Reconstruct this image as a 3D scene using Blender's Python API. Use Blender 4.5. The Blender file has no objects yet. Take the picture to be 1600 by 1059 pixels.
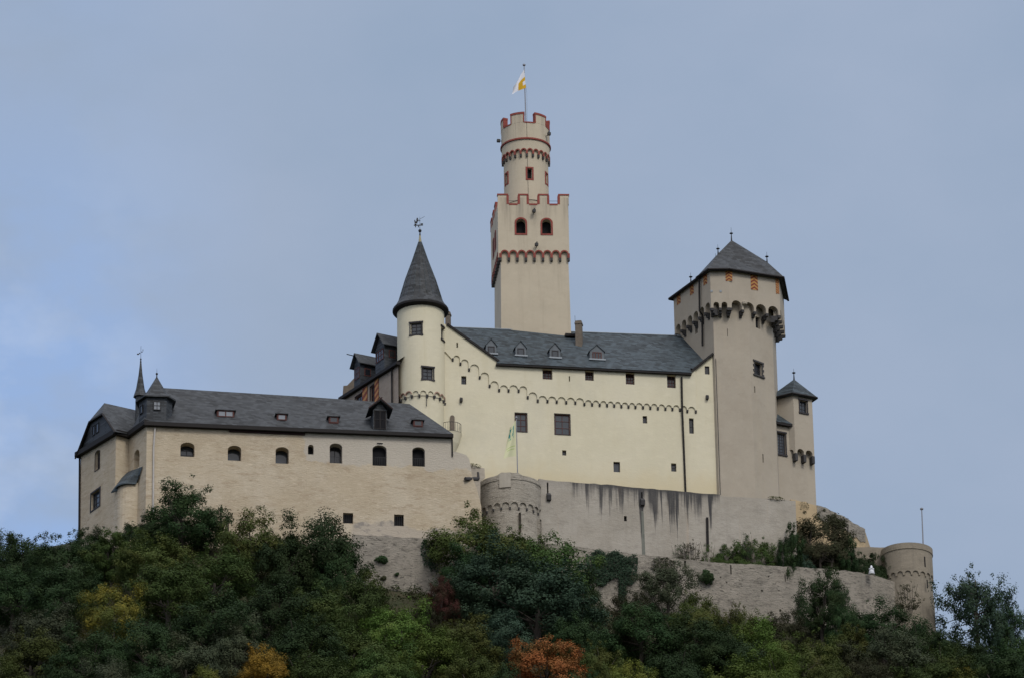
import bpy, bmesh, math, random
from mathutils import Vector, Matrix, noise
from mathutils.geometry import tessellate_polygon
SC = bpy.context.scene
COL = SC.collection
R_ = math.radians
rnd = random.Random(7)
# ------------------------------------------------------------------ camera
F = 7500.0                       # focal length in pixels of a 1600 px wide picture
PITCH, ROLL = 23.0, -0.95
CAM = Vector((0, 0, 2.0))
ROT = (Matrix.Rotation(R_(90 + PITCH), 4, 'X') @ Matrix.Rotation(R_(ROLL), 4, 'Z'))
cd = bpy.data.cameras.new('camera'); cam = bpy.data.objects.new('camera', cd); COL.objects.link(cam)
cam.matrix_world = Matrix.Translation(CAM) @ ROT
cd.sensor_fit = 'HORIZONTAL'; cd.sensor_width = 36; cd.lens = F / 1600 * 36
cd.clip_start = 1; cd.clip_end = 20000
SC.camera = cam
# ------------------------------------------------------------------ world: overcast sky
SUN_EL, SUN_AZ = 42.0, 28.0      # sun behind the camera, to its right
w = bpy.data.worlds.new("World"); SC.world = w; w.use_nodes = True
nt = w.node_tree; N = nt.nodes; L = nt.links; N.clear()
def nd(t, **k):
    n = N.new(t)
    for a, b in k.items(): setattr(n, a, b)
    return n
def mth(op, a, b=None, c=None, clamp=False):
    n = nd('ShaderNodeMath', operation=op); n.use_clamp = clamp
    for i, v in enumerate((a, b, c)):
        if v is None: continue
        if isinstance(v, (int, float)): n.inputs[i].default_value = v
        else: L.new(v, n.inputs[i])
    return n.outputs[0]
def mixc(fac, a, b):
    n = nd('ShaderNodeMix', data_type='RGBA')
    for i, v in ((0, fac), (6, a), (7, b)):
        if isinstance(v, (int, float)): n.inputs[i].default_value = v
        elif isinstance(v, tuple): n.inputs[i].default_value = (*v, 1)
        else: L.new(v, n.inputs[i])
    return n.outputs[2]
tc = nd('ShaderNodeTexCoord'); sx = nd('ShaderNodeSeparateXYZ'); L.new(tc.outputs['Generated'], sx.inputs[0])
def wnoise(scale, det, rough, loc=(0, 0, 0)):
    mp = nd('ShaderNodeMapping'); mp.inputs['Location'].default_value = loc; mp.inputs['Scale'].default_value = (1, 1, 1.5)
    L.new(tc.outputs['Generated'], mp.inputs[0])
    n = nd('ShaderNodeTexNoise'); n.inputs['Scale'].default_value = scale; n.inputs['Detail'].default_value = det
    n.inputs['Roughness'].default_value = rough; L.new(mp.outputs[0], n.inputs['Vector']); return n.outputs['Fac']
n1 = wnoise(9, 5, .5, (.3, 0, .1)); n2 = wnoise(22, 5, .55, (1.3, .4, 0))
cl = mth('ADD', mth('MULTIPLY', n1, .65), mth('MULTIPLY', n2, .35))
cl = mth('MULTIPLY', mth('SUBTRACT', cl, .34), 2.9, clamp=True)
# thinner cloud towards the west (left of the view): bluer
thin = mth('MULTIPLY_ADD', sx.outputs['X'], -15.0, -.75, clamp=True); n3 = wnoise(34, 5, .55, (2.1, .7, .3))
SKY_HIGH, SKY_LOW, SKY_BLUE = (.405, .485, .635), (.33, .425, .575), (.335, .49, .80)
base = mixc(cl, SKY_LOW, SKY_HIGH)
blue = mth('MULTIPLY', mth('MULTIPLY', thin, 1.6, clamp=True), mth('MULTIPLY_ADD', n2, 4.5, -1.45, clamp=True), clamp=True)
hi_ = mth('SUBTRACT', 1.0, mth('MULTIPLY', mth('SUBTRACT', sx.outputs['Z'], .39, clamp=True), 22, clamp=True)); blue = mth('MULTIPLY', blue, mth('MULTIPLY_ADD', hi_, .75, .25))
base = mixc(mth('MULTIPLY', blue, .9), base, SKY_BLUE)
white = mth('MULTIPLY', mth('MULTIPLY', thin, mth('MULTIPLY_ADD', hi_, .9, .1)), mth('MULTIPLY_ADD', n3, 6.0, -2.9, clamp=True), clamp=True)
base = mixc(mth('MULTIPLY', white, .55), base, (.56, .66, .85))
# overcast luminance: brighter overhead and towards the veiled sun behind the camera
zen = mth('MULTIPLY', mth('SUBTRACT', sx.outputs['Z'], .46, clamp=True), 2.6)
back = mth('MULTIPLY', mth('MULTIPLY_ADD', sx.outputs['Y'], -1.0, .2, clamp=True), 1.5)
upm = mth('MULTIPLY', mth('MULTIPLY', sx.outputs['Z'], 4, clamp=True), back)
gain = mth('ADD', mth('ADD', 1.0, zen), upm)
warm = mixc(mth('MULTIPLY', mth('SUBTRACT', gain, 1.0), .7, clamp=True), base, (.43, .42, .43))
gc = nd('ShaderNodeVectorMath', operation='SCALE'); L.new(warm, gc.inputs[0]); L.new(gain, gc.inputs['Scale'])
bgc = nd('ShaderNodeBackground'); L.new(gc.outputs[0], bgc.inputs[0]); bgc.inputs[1].default_value = 1.0
sk = nd('ShaderNodeTexSky'); sk.sky_type = 'NISHITA'; sk.sun_disc = False
sk.sun_elevation = R_(SUN_EL); sk.sun_rotation = R_(180 - SUN_AZ)
bgs = nd('ShaderNodeBackground'); L.new(sk.outputs[0], bgs.inputs[0]); bgs.inputs[1].default_value = .06
ms = nd('ShaderNodeMixShader'); ms.inputs[0].default_value = .88
L.new(bgs.outputs[0], ms.inputs[1]); L.new(bgc.outputs[0], ms.inputs[2])
wo = nd('ShaderNodeOutputWorld'); L.new(ms.outputs[0], wo.inputs[0])
# ------------------------------------------------------------------ sun (veiled)
sd = bpy.data.lights.new('sun', 'SUN'); sd.energy = 1.4; sd.angle = R_(16); sd.color = (1, .965, .9)
sun = bpy.data.objects.new('sun', sd); COL.objects.link(sun)
_s = Vector((math.sin(R_(SUN_AZ)) * math.cos(R_(SUN_EL)), -math.cos(R_(SUN_AZ)) * math.cos(R_(SUN_EL)), math.sin(R_(SUN_EL))))
sun.rotation_euler = _s.to_track_quat('Z', 'Y').to_euler()
sun.location = _s * 900
# ------------------------------------------------------------------ view
SC.view_settings.view_transform = 'Standard'; SC.view_settings.look = 'None'
SC.view_settings.exposure = 0.0; SC.view_settings.gamma = 1.0
SC.cycles.max_bounces = 6; SC.cycles.transparent_max_bounces = 8

# ================================================================== materials
def newmat(name):
    global N, L
    m = bpy.data.materials.new(name); m.use_nodes = True
    N = m.node_tree.nodes; L = m.node_tree.links
    b = N['Principled BSDF']; b.inputs['Specular IOR Level'].default_value = .25
    return m, b
def noi(vec, scale, det=4, rough=.55):
    n = nd('ShaderNodeTexNoise'); n.inputs['Scale'].default_value = scale; n.inputs['Detail'].default_value = det
    n.inputs['Roughness'].default_value = rough; L.new(vec, n.inputs['Vector']); return n.outputs['Fac']
def ocoord(scale=(1, 1, 1), loc=(0, 0, 0)):
    t = nd('ShaderNodeTexCoord'); m = nd('ShaderNodeMapping'); m.inputs['Scale'].default_value = scale
    m.inputs['Location'].default_value = loc
    L.new(t.outputs['Object'], m.inputs[0]); return m.outputs[0]
def ramp(v, lo, hi):
    n = nd('ShaderNodeMapRange'); n.interpolation_type = 'SMOOTHSTEP'
    n.inputs[1].default_value = lo; n.inputs[2].default_value = hi; L.new(v, n.inputs[0]); return n.outputs[0]
def bump(b, h, strength=.4, dist=.05):
    n = nd('ShaderNodeBump'); n.inputs['Strength'].default_value = strength; n.inputs['Distance'].default_value = dist
    L.new(h, n.inputs['Height']); L.new(n.outputs[0], b.inputs['Normal'])
def wallmat(name, c1, c2, c3, courses=3.0, blotch=.22, stone=.5, streak=.25, bs=.5, bd=.06, dark=(.12, .11, .1), extra=None, joint=None):
    m, b = newmat(name)
    o = ocoord()
    big = ramp(noi(o, blotch, 5, .6), .36, .64)
    col = mixc(big, c1, c2)
    lt, dk = tuple(min(1, x * 1.2) for x in c1), tuple(x * .8 for x in c3)
    cf = min(courses, 3.4)
    mid = noi(ocoord((1, 1, cf), (3.1, 1.7, .4)), .75, 7, .72)          # stone courses a metre long
    col = mixc(mth('MULTIPLY', ramp(mid, .48, .68), stone), col, c3)
    hi = noi(ocoord((1, 1, cf), (9, 2, 5)), 1.1, 6, .7)
    col = mixc(mth('MULTIPLY', ramp(hi, .5, .68), stone * .7), col, lt)
    jn = noi(ocoord((1, 1, cf * 1.2), (2, 8, 3)), 2.0, 4, .6)           # dark joints and pits
    col = mixc(mth('MULTIPLY', ramp(jn, .56 if joint else .6, .66 if joint else .72), joint or stone * .6), col, tuple(x * .55 for x in c3) if joint else dk)
    st = noi(ocoord((1.2, 1.2, .09), (5, 5, 1)), 1.0, 5, .65)           # rain streaks
    col = mixc(mth('MULTIPLY', ramp(st, .5, .74), streak), col, dark)
    pt = noi(ocoord((1, 1, .7), (6, 1, 9)), .33, 3, .5)
    col = mixc(mth('MULTIPLY', ramp(pt, .52, .6), .3), col, tuple(x * 1.1 for x in c2))
    if extra: col = extra(col, o)
    L.new(col, b.inputs['Base Color']); b.inputs['Roughness'].default_value = .95
    fine = noi(ocoord((1, 1, courses * .8)), 3.2, 8, .75)
    bump(b, fine, bs, bd)
    return m
def plain(name, c, rough=.7, var=.25, metal=0, scale=2.0, bs=0):
    m, b = newmat(name)
    n = noi(ocoord(), scale, 4)
    L.new(mixc(n, tuple(x * (1 - var) for x in c), tuple(min(1, x * (1 + var)) for x in c)), b.inputs['Base Color'])
    b.inputs['Roughness'].default_value = rough; b.inputs['Metallic'].default_value = metal
    if bs: bump(b, noi(ocoord(), scale * 5, 4), bs, .02)
    return m
def slate(name, c, row=.3, var=.55, moss=.12):
    m, b = newmat(name)
    t = nd('ShaderNodeTexCoord'); s = nd('ShaderNodeSeparateXYZ'); L.new(t.outputs['Object'], s.inputs[0])
    cb = nd('ShaderNodeCombineXYZ')
    L.new(mth('ADD', mth('MULTIPLY', s.outputs[0], .95), mth('MULTIPLY', s.outputs[1], .8)), cb.inputs[0])
    L.new(mth('ADD', mth('MULTIPLY', s.outputs[2], 1.3), mth('MULTIPLY', s.outputs[0], .045)), cb.inputs[1])
    br = nd('ShaderNodeTexBrick'); L.new(cb.outputs[0], br.inputs['Vector'])
    br.inputs['Color1'].default_value = (*[x * (1 - var) for x in c], 1); br.inputs['Color2'].default_value = (*[x * (1 + var) for x in c], 1)
    br.inputs['Mortar'].default_value = (*[x * .3 for x in c], 1)
    br.inputs['Scale'].default_value = 1; br.inputs['Brick Width'].default_value = .55; br.inputs['Row Height'].default_value = row
    br.inputs['Mortar Size'].default_value = .018; br.inputs['Mortar Smooth'].default_value = .5
    o = ocoord(); big = noi(o, .5, 6, .65)
    col = mixc(ramp(big, .35, .75), br.outputs[0], tuple(x * 1.5 for x in c))
    n2 = mixc(.35, br.outputs[0], col)
    st = noi(ocoord((1.5, 1.5, .25), (2, 7, 1)), 1.1, 5, .7)
    n2 = mixc(mth('MULTIPLY', ramp(st, .5, .8), moss * 3), n2, (c[0] * 1.25, c[1] * 1.15, c[2] * .85))
    L.new(n2, b.inputs['Base Color']); b.inputs['Roughness'].default_value = .6
    bump(b, mth('ADD', br.outputs['Fac'], mth('MULTIPLY', noi(o, 6, 3), -.8)), .35, -.03)
    return m
def stripes(name, ca, cb_, chev=False, freq=1.5):
    m, b = newmat(name)
    t = nd('ShaderNodeUVMap'); s = nd('ShaderNodeSeparateXYZ'); L.new(t.outputs[0], s.inputs[0])
    u = s.outputs[0]
    if chev: u = mth('ABSOLUTE', mth('SUBTRACT', u, .5))
    v = mth('FRACT', mth('MULTIPLY', mth('ADD', s.outputs[1], mth('MULTIPLY', u, .7 if chev else -.45)), freq * 2))
    L.new(mixc(mth('GREATER_THAN', v, .5), ca, cb_), b.inputs['Base Color']); b.inputs['Roughness'].default_value = .7
    return m

def patchA(col, o):     # paler replastered zone at the upper right of the long wall, grey bare zone near its foot
    s = nd('ShaderNodeSeparateXYZ'); L.new(o, s.inputs[0])
    nz = noi(o, .45, 4, .6)
    zz = mth('MULTIPLY_ADD', nz, 3.0, s.outputs[2]); xx = mth('MULTIPLY_ADD', nz, 2.0, s.outputs[0])
    m1 = mth('MULTIPLY', ramp(zz, 10.6, 10.9), ramp(xx, 15.9, 16.2))
    col = mixc(mth('MULTIPLY', m1, .75), col, (.465, .43, .375))
    m2 = mth('MULTIPLY', mth('SUBTRACT', 1.0, ramp(zz, 4.4, 4.7)), ramp(xx, 20.5, 21))
    g = noi(ocoord((1, 1, 1.6)), .7, 5, .6)
    col = mixc(mth('MULTIPLY', m2, .8), col, (.42, .37, .31))
    return mixc(mth('MULTIPLY', mth('MULTIPLY', m2, ramp(g, .5, .6)), .8), col, (.24, .22, .2))
def stainR(col, o):     # black lichen running down from the top of the ring wall
    s = nd('ShaderNodeSeparateXYZ'); L.new(o, s.inputs[0])
    n = noi(ocoord((1, 1, .03), (4, 0, 0)), 1.5, 4, .65); nb = noi(ocoord((1, 1, .03), (1, 3, 0)), .45, 3, .6)
    right = ramp(s.outputs[0], 2.5, 6.5)
    drip = mth('MULTIPLY', ramp(n, .42, .66), mth('MULTIPLY_ADD', ramp(nb, .35, .65), 2.6, .9))
    depth = mth('MULTIPLY_ADD', mth('MULTIPLY_ADD', drip, 1.9, 1.5), mth('MULTIPLY_ADD', right, .75, .25), .2)
    t = mth('SUBTRACT', s.outputs[2], mth('SUBTRACT', 6.6, depth))
    t = mth('ADD', t, mth('MULTIPLY', mth('SUBTRACT', noi(o, 1.6, 5, .7), .5), 1.2))
    k = mth('MULTIPLY', ramp(mth('DIVIDE', t, 2.7), -.03, 1.0), mth('MULTIPLY_ADD', noi(ocoord((1, 1, .2)), 2.2, 4, .6), .5, .72), clamp=True)
    kb = mth('MULTIPLY', mth('MULTIPLY', ramp(mth('ADD', s.outputs[2], mth('MULTIPLY', n, 1.6)), 6.2, 7.2), mth('MULTIPLY_ADD', right, .8, .2)), .95)
    k = mth('MAXIMUM', k, kb)
    side = mth('SUBTRACT', 1.0, ramp(s.outputs[0], 17.6, 17.7))
    col = mixc(mth('MULTIPLY', mth('MULTIPLY', k, side), .95), col, (.045, .045, .048))
    rust = noi(ocoord((1, 1, .05), (8, 0, 2)), .9, 3, .6)
    return mixc(mth('MULTIPLY', ramp(rust, .58, .75), .3), col, (.42, .28, .17))

def baseB(col, o):      # ochre weathering towards the foot of the hall
    s = nd('ShaderNodeSeparateXYZ'); L.new(o, s.inputs[0])
    k = mth('MULTIPLY', mth('SUBTRACT', 1.0, ramp(mth('MULTIPLY_ADD', noi(o, .6, 5, .65), 4.0, s.outputs[2]), 1.5, 5.0)), .6)
    col = mixc(k, col, (.56, .475, .30))
    return mixc(mth('MULTIPLY', ramp(noi(ocoord((1, 1, .6), (7, 2, 1)), .22, 6, .7), .52, .68), .35), col, (.52, .49, .38))
def stainK(col, o):     # soot running down below the battlements of the keep
    s = nd('ShaderNodeSeparateXYZ'); L.new(o, s.inputs[0]); z = s.outputs[2]
    n = ramp(noi(ocoord((1, 1, .05), (3, 1, 0)), 1.1, 5, .7), .42, .68)
    a = mth('MULTIPLY', ramp(z, 43.0, 46.8), mth('LESS_THAN', z, 47.6)); b = ramp(z, 53.5, 57.8)
    col = mixc(mth('MULTIPLY', mth('MULTIPLY', mth('MAXIMUM', a, b), n), .6), col, (.2, .175, .145))
    return mixc(mth('MULTIPLY', ramp(noi(ocoord((1, 1, .6), (7, 2, 1)), .3, 6, .7), .5, .66), .35), col, (.43, .385, .30))
M = {}
M['wall_a'] = wallmat('beige_rubble_plaster', (.515, .445, .34), (.455, .38, .275), (.36, .28, .195), courses=4.2, blotch=.24, stone=.8, streak=.16, bs=.9, bd=.09, dark=(.3, .24, .17), extra=patchA)
M['wall_b'] = wallmat('cream_plaster', (.625, .58, .445), (.595, .55, .41), (.545, .50, .37), courses=2.2, blotch=.15, stone=.34, streak=.26, bs=.35, bd=.05, dark=(.5, .445, .29), extra=baseB)
M['keep'] = wallmat('pale_beige_plaster', (.495, .435, .335), (.465, .405, .31), (.40, .345, .26), courses=1.5, blotch=.2, stone=.25, streak=.5, bs=.25, bd=.04, dark=(.36, .31, .235), extra=stainK)
M['tower'] = wallmat('grey_beige_plaster', (.385, .343, .28), (.36, .317, .257), (.31, .27, .215), courses=1.3, blotch=.3, stone=.35, streak=.3, bs=.3, bd=.04, dark=(.42, .36, .27))
M['ring'] = wallmat('grey_plaster', (.375, .345, .30), (.33, .30, .255), (.25, .228, .195), courses=2.2, blotch=.25, stone=.6, streak=.3, bs=.8, bd=.07, dark=(.22, .2, .17), extra=stainR)
M['ring_plain'] = wallmat('patchy_grey_plaster', (.40, .355, .295), (.35, .31, .255), (.25, .225, .19), courses=2, blotch=.5, stone=.6, streak=.4, bs=.7, bd=.07, dark=(.2, .18, .15))
M['rubble'] = wallmat('grey_rubble_stone', (.35, .315, .265), (.28, .255, .215), (.15, .135, .115), courses=3.0, blotch=.3, stone=.9, streak=.3, bs=1.0, bd=.2, dark=(.13, .12, .1), joint=.9)
M['rubble_b'] = wallmat('pale_bastion_stone', (.40, .365, .31), (.35, .318, .268), (.25, .225, .19), courses=3.2, blotch=.35, stone=.8, streak=.3, bs=1.0, bd=.15, dark=(.16, .15, .13), joint=.7)
M['yellow'] = wallmat('ochre_weathered_plaster', (.47, .36, .22), (.43, .33, .205), (.3, .24, .16), courses=2.5, blotch=.4, stone=.5, streak=.15, bs=.6, bd=.08, dark=(.2, .17, .13))
M['northwall'] = wallmat('grey_brick_wall', (.36, .30, .245), (.32, .265, .215), (.24, .19, .15), courses=4.5, blotch=.5, stone=.6, streak=.05, bs=.8, bd=.07)
M['slate'] = slate('grey_slate', (.04, .044, .049))
M['slate_b'] = slate('blue_grey_slate', (.043, .057, .068))
M['slate_c'] = slate('dark_slate_cladding', (.04, .045, .052), row=.2)
M['dark'] = plain('dark_brown_timber', (.013, .011, .011), .7)
M['panel'] = wallmat('patched_plaster', (.40, .37, .315), (.36, .33, .28), (.3, .27, .23), courses=1, stone=.4)
M['dormer_slate'] = plain('pale_slate_cheek', (.12, .135, .15), .7, .3)
M['soffit'] = plain('dark_red_timber', (.03, .014, .013), .7)
M['redwood'] = plain('dark_red_window_frame', (.075, .024, .02), .6)
M['frame'] = plain('dark_grey_stone_frame', (.035, .032, .036), .7)
M['red'] = plain('oxide_red_paint', (.235, .062, .05), .85, .4, scale=2.2)
M['corbel'] = plain('dark_basalt', (.055, .053, .054), .85, .35, bs=.4)
M['iron'] = plain('black_iron', (.02, .021, .024), .5)
M['hole'] = plain('dark_interior', (.008, .008, .01), .9)
M['pipe'] = plain('pale_zinc_pipe', (.42, .40, .38), .5)
M['pole'] = plain('grey_painted_pole', (.22, .23, .26), .45)
M['lead'] = plain('lead_flashing', (.26, .29, .32), .5)
M['brick'] = plain('brown_chimney_stone', (.15, .125, .1), .9, .35, scale=4, bs=.5)
M['tan'] = plain('verdigris_tan_tip', (.3, .27, .16), .6)
M['white'] = plain('white_painted_stone', (.72, .74, .78), .7, .08)
M['oldbrick'] = plain('faded_red_brick', (.3, .19, .15), .9, .5, scale=5)
M['chev'] = stripes('yellow_red_chevrons', (.40, .21, .065), (.17, .04, .025), True, 1.0)
M['strip'] = stripes('orange_red_stripes', (.45, .22, .08), (.2, .05, .03), False, .6)
def glassmat(name, c, rough=.12):
    m, b = newmat(name); b.inputs['Base Color'].default_value = (*c, 1); b.inputs['Roughness'].default_value = rough
    b.inputs['Specular IOR Level'].default_value = .6; return m
M['glass'] = glassmat('window_glass', (.032, .04, .05))
M['glassd'] = glassmat('dark_window_glass', (.014, .016, .02))
M['glassl'] = glassmat('pale_curtained_glass', (.2, .22, .25))
def flagmat(name, bg, spec):
    m, b = newmat(name); t = nd('ShaderNodeUVMap'); s = nd('ShaderNodeSeparateXYZ'); L.new(t.outputs[0], s.inputs[0])
    def box(u0, u1, v0, v1):
        f = [mth('GREATER_THAN', s.outputs[0], u0), mth('LESS_THAN', s.outputs[0], u1), mth('GREATER_THAN', s.outputs[1], v0), mth('LESS_THAN', s.outputs[1], v1)]
        return mth('MULTIPLY', mth('MULTIPLY', f[0], f[1]), mth('MULTIPLY', f[2], f[3]))
    if not isinstance(bg, tuple): bg = bg(s)
    for (bx, c, nz) in spec:
        k = box(*bx)
        if nz: k = mth('MULTIPLY', k, mth('GREATER_THAN', noi(t.outputs[0], nz, 3), .5))
        bg = mixc(k, bg, c)
    L.new(bg, b.inputs['Base Color']); b.inputs['Roughness'].default_value = .8; return m
M['flag_k'] = flagmat('white_yellow_cloth', (.62, .63, .68), [((0, .55, 0, .62), (.55, .33, .02), 0), ((0, .2, .2, .42), (.62, .63, .68), 0)])
M['flag_c'] = flagmat('pale_yellow_cloth', (.56, .56, .36), [((.3, .95, .62, .92), (.03, .2, .2), 4.5), ((.25, .8, .54, .6), (.1, .3, .2), 6), ((.1, .9, .28, .31), (.4, .47, .2), 0), ((.15, .8, .2, .23), (.4, .47, .2), 0)])

# ================================================================== projection and mesh helpers
def ray(px, py): return (ROT.to_3x3() @ Vector(((px - 800) / F, (529.5 - py) / F, -1.0)))
def atY(px, py, Y): v = ray(px, py); return CAM + v * (Y / v.y)
def atP(px, py, p, n): v = ray(px, py); return CAM + v * ((p - CAM).dot(n) / v.dot(n))
def azd(az): return Vector((math.sin(R_(az)), math.cos(R_(az))))
class Plane:
    def __init__(s, o, d): s.o = Vector((o[0], o[1])); s.d = Vector((d[0], d[1])).normalized(); s.n = Vector((s.d.y, -s.d.x))
    def hit(s, px, py, off=0):
        v = ray(px, py); n3 = Vector((s.n.x, s.n.y, 0)); o3 = Vector((s.o.x + s.n.x * off, s.o.y + s.n.y * off, 0))
        P = CAM + v * ((o3 - CAM).dot(n3) / v.dot(n3)); return ((P.x - o3.x) * s.d.x + (P.y - o3.y) * s.d.y, P.z)
    def w(s, u, z, off=0): return Vector((s.o.x + s.d.x * u + s.n.x * off, s.o.y + s.d.y * u + s.n.y * off, z))
    def xy(s, u, off=0): p = s.w(u, 0, off); return Vector((p.x, p.y))
def between(a, b): return Plane(a, (b[0] - a[0], b[1] - a[1]))
class Cyl:
    def __init__(s, c, r): s.c = Vector((c[0], c[1])); s.r = r
    def hit(s, px, py, off=0):
        v = ray(px, py); r = s.r + off
        a = v.x ** 2 + v.y ** 2; ex, ey = CAM.x - s.c.x, CAM.y - s.c.y
        b = 2 * (v.x * ex + v.y * ey); c = ex * ex + ey * ey - r * r
        t = (-b - math.sqrt(max(0, b * b - 4 * a * c))) / (2 * a); P = CAM + v * t
        return (math.atan2(P.x - s.c.x, -(P.y - s.c.y)) * s.r, P.z)
    def w(s, u, z, off=0): a = u / s.r; r = s.r + off; return Vector((s.c.x + r * math.sin(a), s.c.y - r * math.cos(a), z))
def mid(p0, p1, t=.5): return p0 + (p1 - p0) * t
def face(bm, pts):
    try: return bm.faces.new([bm.verts.new(p) for p in pts])
    except ValueError: return None
def poly(bm, S, outline, holes=(), off=0, depth=.5):
    loops = [[Vector((u, z, 0)) for u, z in l] for l in (outline, *holes)]
    flat = [p for l in loops for p in l]; vs = [bm.verts.new(S.w(p.x, p.y, off)) for p in flat]
    for a, b, c in tessellate_polygon(loops):
        A, B, C = flat[a], flat[b], flat[c]
        cr = (B.x - A.x) * (C.y - A.y) - (B.y - A.y) * (C.x - A.x)
        if abs(cr) < 1e-9: continue
        try: bm.faces.new((vs[a], vs[b], vs[c]) if cr > 0 else (vs[a], vs[c], vs[b]))
        except ValueError: pass
    for h in holes:
        ar = sum(h[i - 1][0] * h[i][1] - h[i][0] * h[i - 1][1] for i in range(len(h)))
        hh = h if ar > 0 else h[::-1]
        for i in range(len(hh)):
            a, b = hh[i - 1], hh[i]
            face(bm, [S.w(*a, off), S.w(*b, off), S.w(*b, off - depth), S.w(*a, off - depth)])
def ribbon(bm, S, inner, outer, off0, off1, closed=True):
    n = len(inner)
    for i in range(n if closed else n - 1):
        a, b, c, d = inner[i], inner[(i + 1) % n], outer[(i + 1) % n], outer[i]
        face(bm, [S.w(*a, off1), S.w(*d, off1), S.w(*c, off1), S.w(*b, off1)])
        face(bm, [S.w(*d, off0), S.w(*c, off0), S.w(*c, off1), S.w(*d, off1)])
        face(bm, [S.w(*a, off0), S.w(*b, off0), S.w(*b, off1), S.w(*a, off1)])
def sbox(bm, S, u0, u1, z0, z1, o0, o1, n=1):
    us = [u0 + (u1 - u0) * i / n for i in range(n + 1)]
    v = [[bm.verts.new(S.w(u, z, o)) for (z, o) in ((z0, o0), (z0, o1), (z1, o1), (z1, o0))] for u in us]
    for i in range(n):
        for k in range(4): bm.faces.new((v[i][k], v[i][(k + 1) % 4], v[i + 1][(k + 1) % 4], v[i + 1][k])[::-1])
    bm.faces.new(v[0]); bm.faces.new(v[-1][::-1])
def prism(bm, S, u0, u1, prof):     # prof: (z, off) polygon swept from u0 to u1
    a = [bm.verts.new(S.w(u0, z, o)) for z, o in prof]; b = [bm.verts.new(S.w(u1, z, o)) for z, o in prof]; n = len(prof)
    bm.faces.new(a); bm.faces.new(b[::-1])
    for i in range(n): bm.faces.new((a[i - 1], b[i - 1], b[i], a[i]))
def tube(bm, pts, r, n=6, r1=None):
    rings = []
    for i, p in enumerate(pts):
        d = (pts[min(i + 1, len(pts) - 1)] - pts[max(i - 1, 0)]).normalized()
        x = d.orthogonal().normalized(); y = d.cross(x); rr = r if r1 is None else r + (r1 - r) * i / (len(pts) - 1)
        rings.append([bm.verts.new(p + (x * math.cos(k * 2 * math.pi / n) + y * math.sin(k * 2 * math.pi / n)) * rr) for k in range(n)])
    for a, b in zip(rings, rings[1:]):
        for k in range(n): bm.faces.new((a[k], a[(k + 1) % n], b[(k + 1) % n], b[k]))
    bm.faces.new(rings[0][::-1]); bm.faces.new(rings[-1])
def lathe(bm, c, prof, n=24, cap=True):
    rings = [[bm.verts.new((c[0] + r * math.sin(k * 2 * math.pi / n), c[1] - r * math.cos(k * 2 * math.pi / n), z)) for k in range(n)] for r, z in prof]
    for a, b in zip(rings, rings[1:]):
        for k in range(n): bm.faces.new((a[k], a[(k + 1) % n], b[(k + 1) % n], b[k]))
    if cap: bm.faces.new(rings[0][::-1]); bm.faces.new(rings[-1])
def ngon_prism(bm, pts2, z0, z1):
    a = [bm.verts.new((*p, z0)) for p in pts2]; b = [bm.verts.new((*p, z1)) for p in pts2]; n = len(a)
    for i in range(n): bm.faces.new((a[i - 1], a[i], b[i], b[i - 1]))
    bm.faces.new(a[::-1]); bm.faces.new(b)
BM = bmesh.new
def tag(o, label=None, cat=None, group=None, kind=None):
    for k, v in (('label', label), ('category', cat), ('group', group), ('kind', kind)):
        if v: o[k] = v
    return o
def thing(name, label, cat, loc, group=None):
    o = bpy.data.objects.new(name, None); COL.objects.link(o); o.location = loc; o.empty_display_size = .5
    return tag(o, label, cat, group)
def part(name, bm, mat, parent=None, label=None, loc=None, smooth=False):
    root = parent
    while root is not None and root.parent is not None: root = root.parent
    L0 = Vector(root.location) if root is not None else (Vector(loc) if loc is not None else Vector())
    for v in bm.verts: v.co -= L0
    me = bpy.data.meshes.new(name); bm.to_mesh(me); bm.free()
    if smooth:
        for p in me.polygons: p.use_smooth = True
    mats = mat if isinstance(mat, (list, tuple)) else [mat]
    for m in mats: me.materials.append(M[m] if isinstance(m, str) else m)
    o = bpy.data.objects.new(name, me); COL.objects.link(o)
    if parent is not None: o.parent = parent
    elif loc is not None: o.location = loc
    if label: o['label'] = label
    return o
# ---- windows
def rect(S, px0, y0, px1, y1, off=0):
    pm, ym = (px0 + px1) / 2, (y0 + y1) / 2
    return S.hit(px0, ym, off)[0], S.hit(px1, ym, off)[0], S.hit(pm, y1, off)[1], S.hit(pm, y0, off)[1]
def shape(r, arch=0, n=10):
    u0, u1, z0, z1 = r
    if not arch: return [(u0, z0), (u1, z0), (u1, z1), (u0, z1)]
    h = (u1 - u0) / 2; c = (u0 + u1) / 2; ri = h * arch
    return [(u0, z0), (u1, z0)] + [(c + h * math.cos(a), z1 - ri + ri * math.sin(a)) for a in [math.pi * i / n for i in range(n + 1)]]
def inset(pts, r, d):
    cu, cz = (r[0] + r[1]) / 2, (r[2] + r[3]) / 2; su, sz = 1 - 2 * d / (r[1] - r[0]), 1 - 2 * d / (r[3] - r[2])
    return [(cu + (u - cu) * su, cz + (z - cz) * sz) for u, z in pts]
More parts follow.
